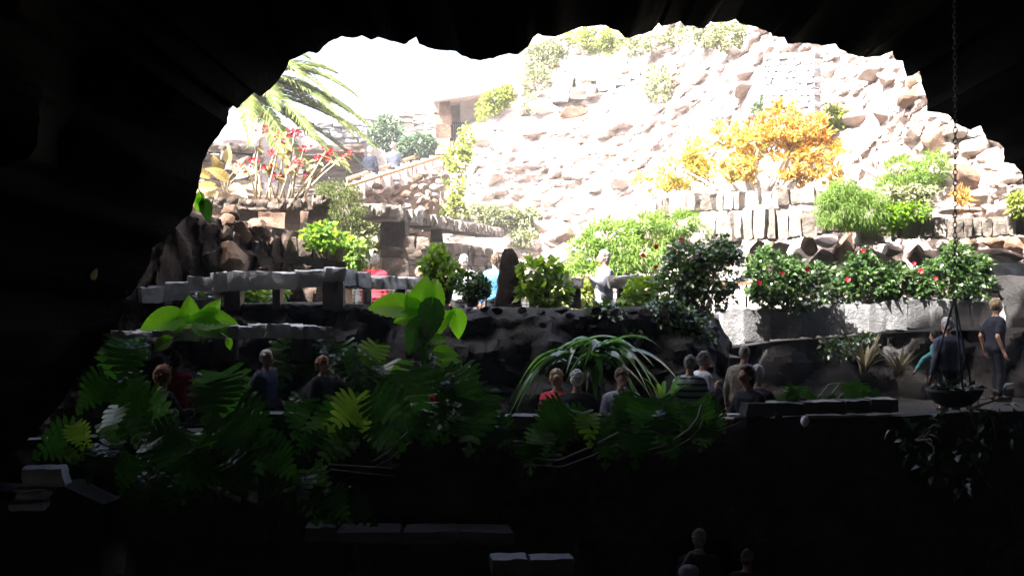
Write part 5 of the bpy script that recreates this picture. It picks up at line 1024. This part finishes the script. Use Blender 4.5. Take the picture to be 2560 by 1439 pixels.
bm_ = MB(); ell(bm_, P(1722, 1428, 14.15), (.13, .07, .09), 2); part('bag_body', bm_.vf, CL['lilac'], bg_); part('strap', MB().tube([P(1700, 1420, 14.15), P(1725, 1380, 14.2), P(1760, 1372, 14.25)], .012, 6).vf, CL['lilac'], bg_)

# ---- stools and tables of the terrace
def furniture(label, px, d, h_, rad, name, cat, group=None, top='darkslab'):
    c = P(px, 720, d); base = Vector((c.x, d, FM + .02)); r = thing(name, base, label, cat, group)
    part('table_top' if name == 'cafe_table' else 'seat', MB().tube([base + Vector((0, 0, h_ - .04)), base + Vector((0, 0, h_))], rad, 18).vf, M['wood'] if name != 'cafe_table' else M['slab'], r, False)
    for k in range(3):
        a = k * 2.094 + .4; part('leg', MB().tube([base + Vector((math.cos(a) * rad * .85, math.sin(a) * rad * .85, 0)), base + Vector((math.cos(a) * rad * .6, math.sin(a) * rad * .6, h_ - .04))], .02, 6).vf, M['iron'], r)
for px, d, who in [(410, 16.35, 'the fuzzy-haired person at the far left'), (1393, 16.45, 'the woman with the blond bun'), (1443, 16.25, 'the balding man in black'), (1555, 16.2, 'the man looking down'), (1866, 16.0, 'the dark-haired silhouette'), (1896, 16.65, 'the white-haired man in dark clothes')]:
    furniture('low wooden stool under ' + who, px, d, .44, .18, 'stool', 'stool', 'stools under the seated visitors')
furniture('pale round table top between the striped shirt and the black silhouette', 1822, 15.95, .74, .32, 'cafe_table', 'table')
furniture('pale round table top before the man who looks down', 1500, 15.95, .74, .34, 'cafe_table', 'table')
nk = thing('folded_napkin', P(1830, 990, 15.9), 'white folded paper on the table by the black silhouette', 'paper'); zt = FM + .02 + .74
part('sheet', MB().box((P(1832, 0, 15.95).x, 15.9, zt + .02), (.16, .12, .03)).vf, M['white'], nk, False)
rd = thing('red_cap', P(1090, 1000, 15.4), 'small red and white cloth among the dark leaves, centre', 'cloth')
cm = MB(); ell(cm, P(1092, 996, 15.2), (.1, .07, .055), 2); part('crown', cm.vf, CL['red'], rd); cm = MB(); ell(cm, P(1090, 1006, 15.17), (.11, .08, .012), 2); part('brim', cm.vf, CL['white'], rd)

# ---- hanging planter on its chain
hx, hd_ = P(2386, 0, 15.1).x, 15.1; z0 = P(0, 752, hd_).z; ztop = 4.4
hg = thing('hanging_planter', (hx, hd_, P(0, 960, hd_).z), 'dark hanging planter on a long black chain at the right', 'planter')
lk = MB(); ring_ = [(.024 * math.cos(a), 0, .042 * math.sin(a)) for a in [i * 6.2832 / 10 for i in range(11)]]; lk.tube(ring_, .0065, 5, False)
lm = bpy.data.meshes.new('chain_link'); lm.from_pydata(lk.v, [], lk.f); lm.materials.append(M['iron'])
n = int((ztop - z0) / .066)
for k in range(n):
    inst('chain_link', lm, hg, Matrix.Translation((.012 * math.sin(k * .05), 0, z0 + .03 + k * .066 - hg.location.z)) @ Matrix.Rotation(k % 2 * 1.57, 4, 'Z'))
bz = P(0, 975, hd_).z
for k in range(3):
    a = k * 2.094 + .5; part('rod', MB().tube([(hx, hd_, z0 + .03), (hx + math.cos(a) * .32, hd_ + math.sin(a) * .32, bz)], .013, 6).vf, M['iron'], hg)
prof = [(.33, 0), (.35, .02), (.34, -.02), (.30, -.1), (.22, -.17), (.12, -.21), (.02, -.22)]; v = []; f = []
for (rr_, zz) in prof:
    for k in range(20): th = 6.2832 * k / 20; v.append((hx + math.cos(th) * rr_, hd_ + math.sin(th) * rr_, bz + zz))
for j in range(len(prof) - 1):
    for k in range(20): f.append((j * 20 + k, (j * 20 + (k + 1) % 20), (j + 1) * 20 + (k + 1) % 20, (j + 1) * 20 + k))
bw_ = part('bowl', (v, f), M['pot'], hg)
pts, dr = cloud_pts([(2386, 968, 15.1, 56, 8, .26)], 60, 0, 3, .4, 3)
part('foliage', leaf_cloud(pts, dr + np.array([0, -.2, .2]), .1, .05), M['shadeleaf'], hg).parent = bw_
gl = thing('pale_globe', P(2012, 1062, 15.2), 'small pale globe under the grey parapet of the terrace, right', 'round_object')  # small pale rounded object, gives no light
gm = MB(); ell(gm, P(2012, 1053, 15.2), (.055, .055, .07), 2); part('globe', gm.vf, M['white'], gl); part('bracket', MB().tube([P(2012, 1066, 15.2), P(2012, 1070, 15.5)], .012, 6).vf, M['iron'], gl)
lw = thing('white_leaf', P(238, 690, 14.2), 'single pale leaf catching light on the dark left cave wall', 'leaf'); put_leaf(lw, EART[1], P(234, 694, 14.15), (.3, 0, 1), (.2, -.7, .6), .12)
part('twig', MB().tube([P(234, 694, 14.15), P(225, 705, 14.3)], .005, 5).vf, M['twig'], lw)
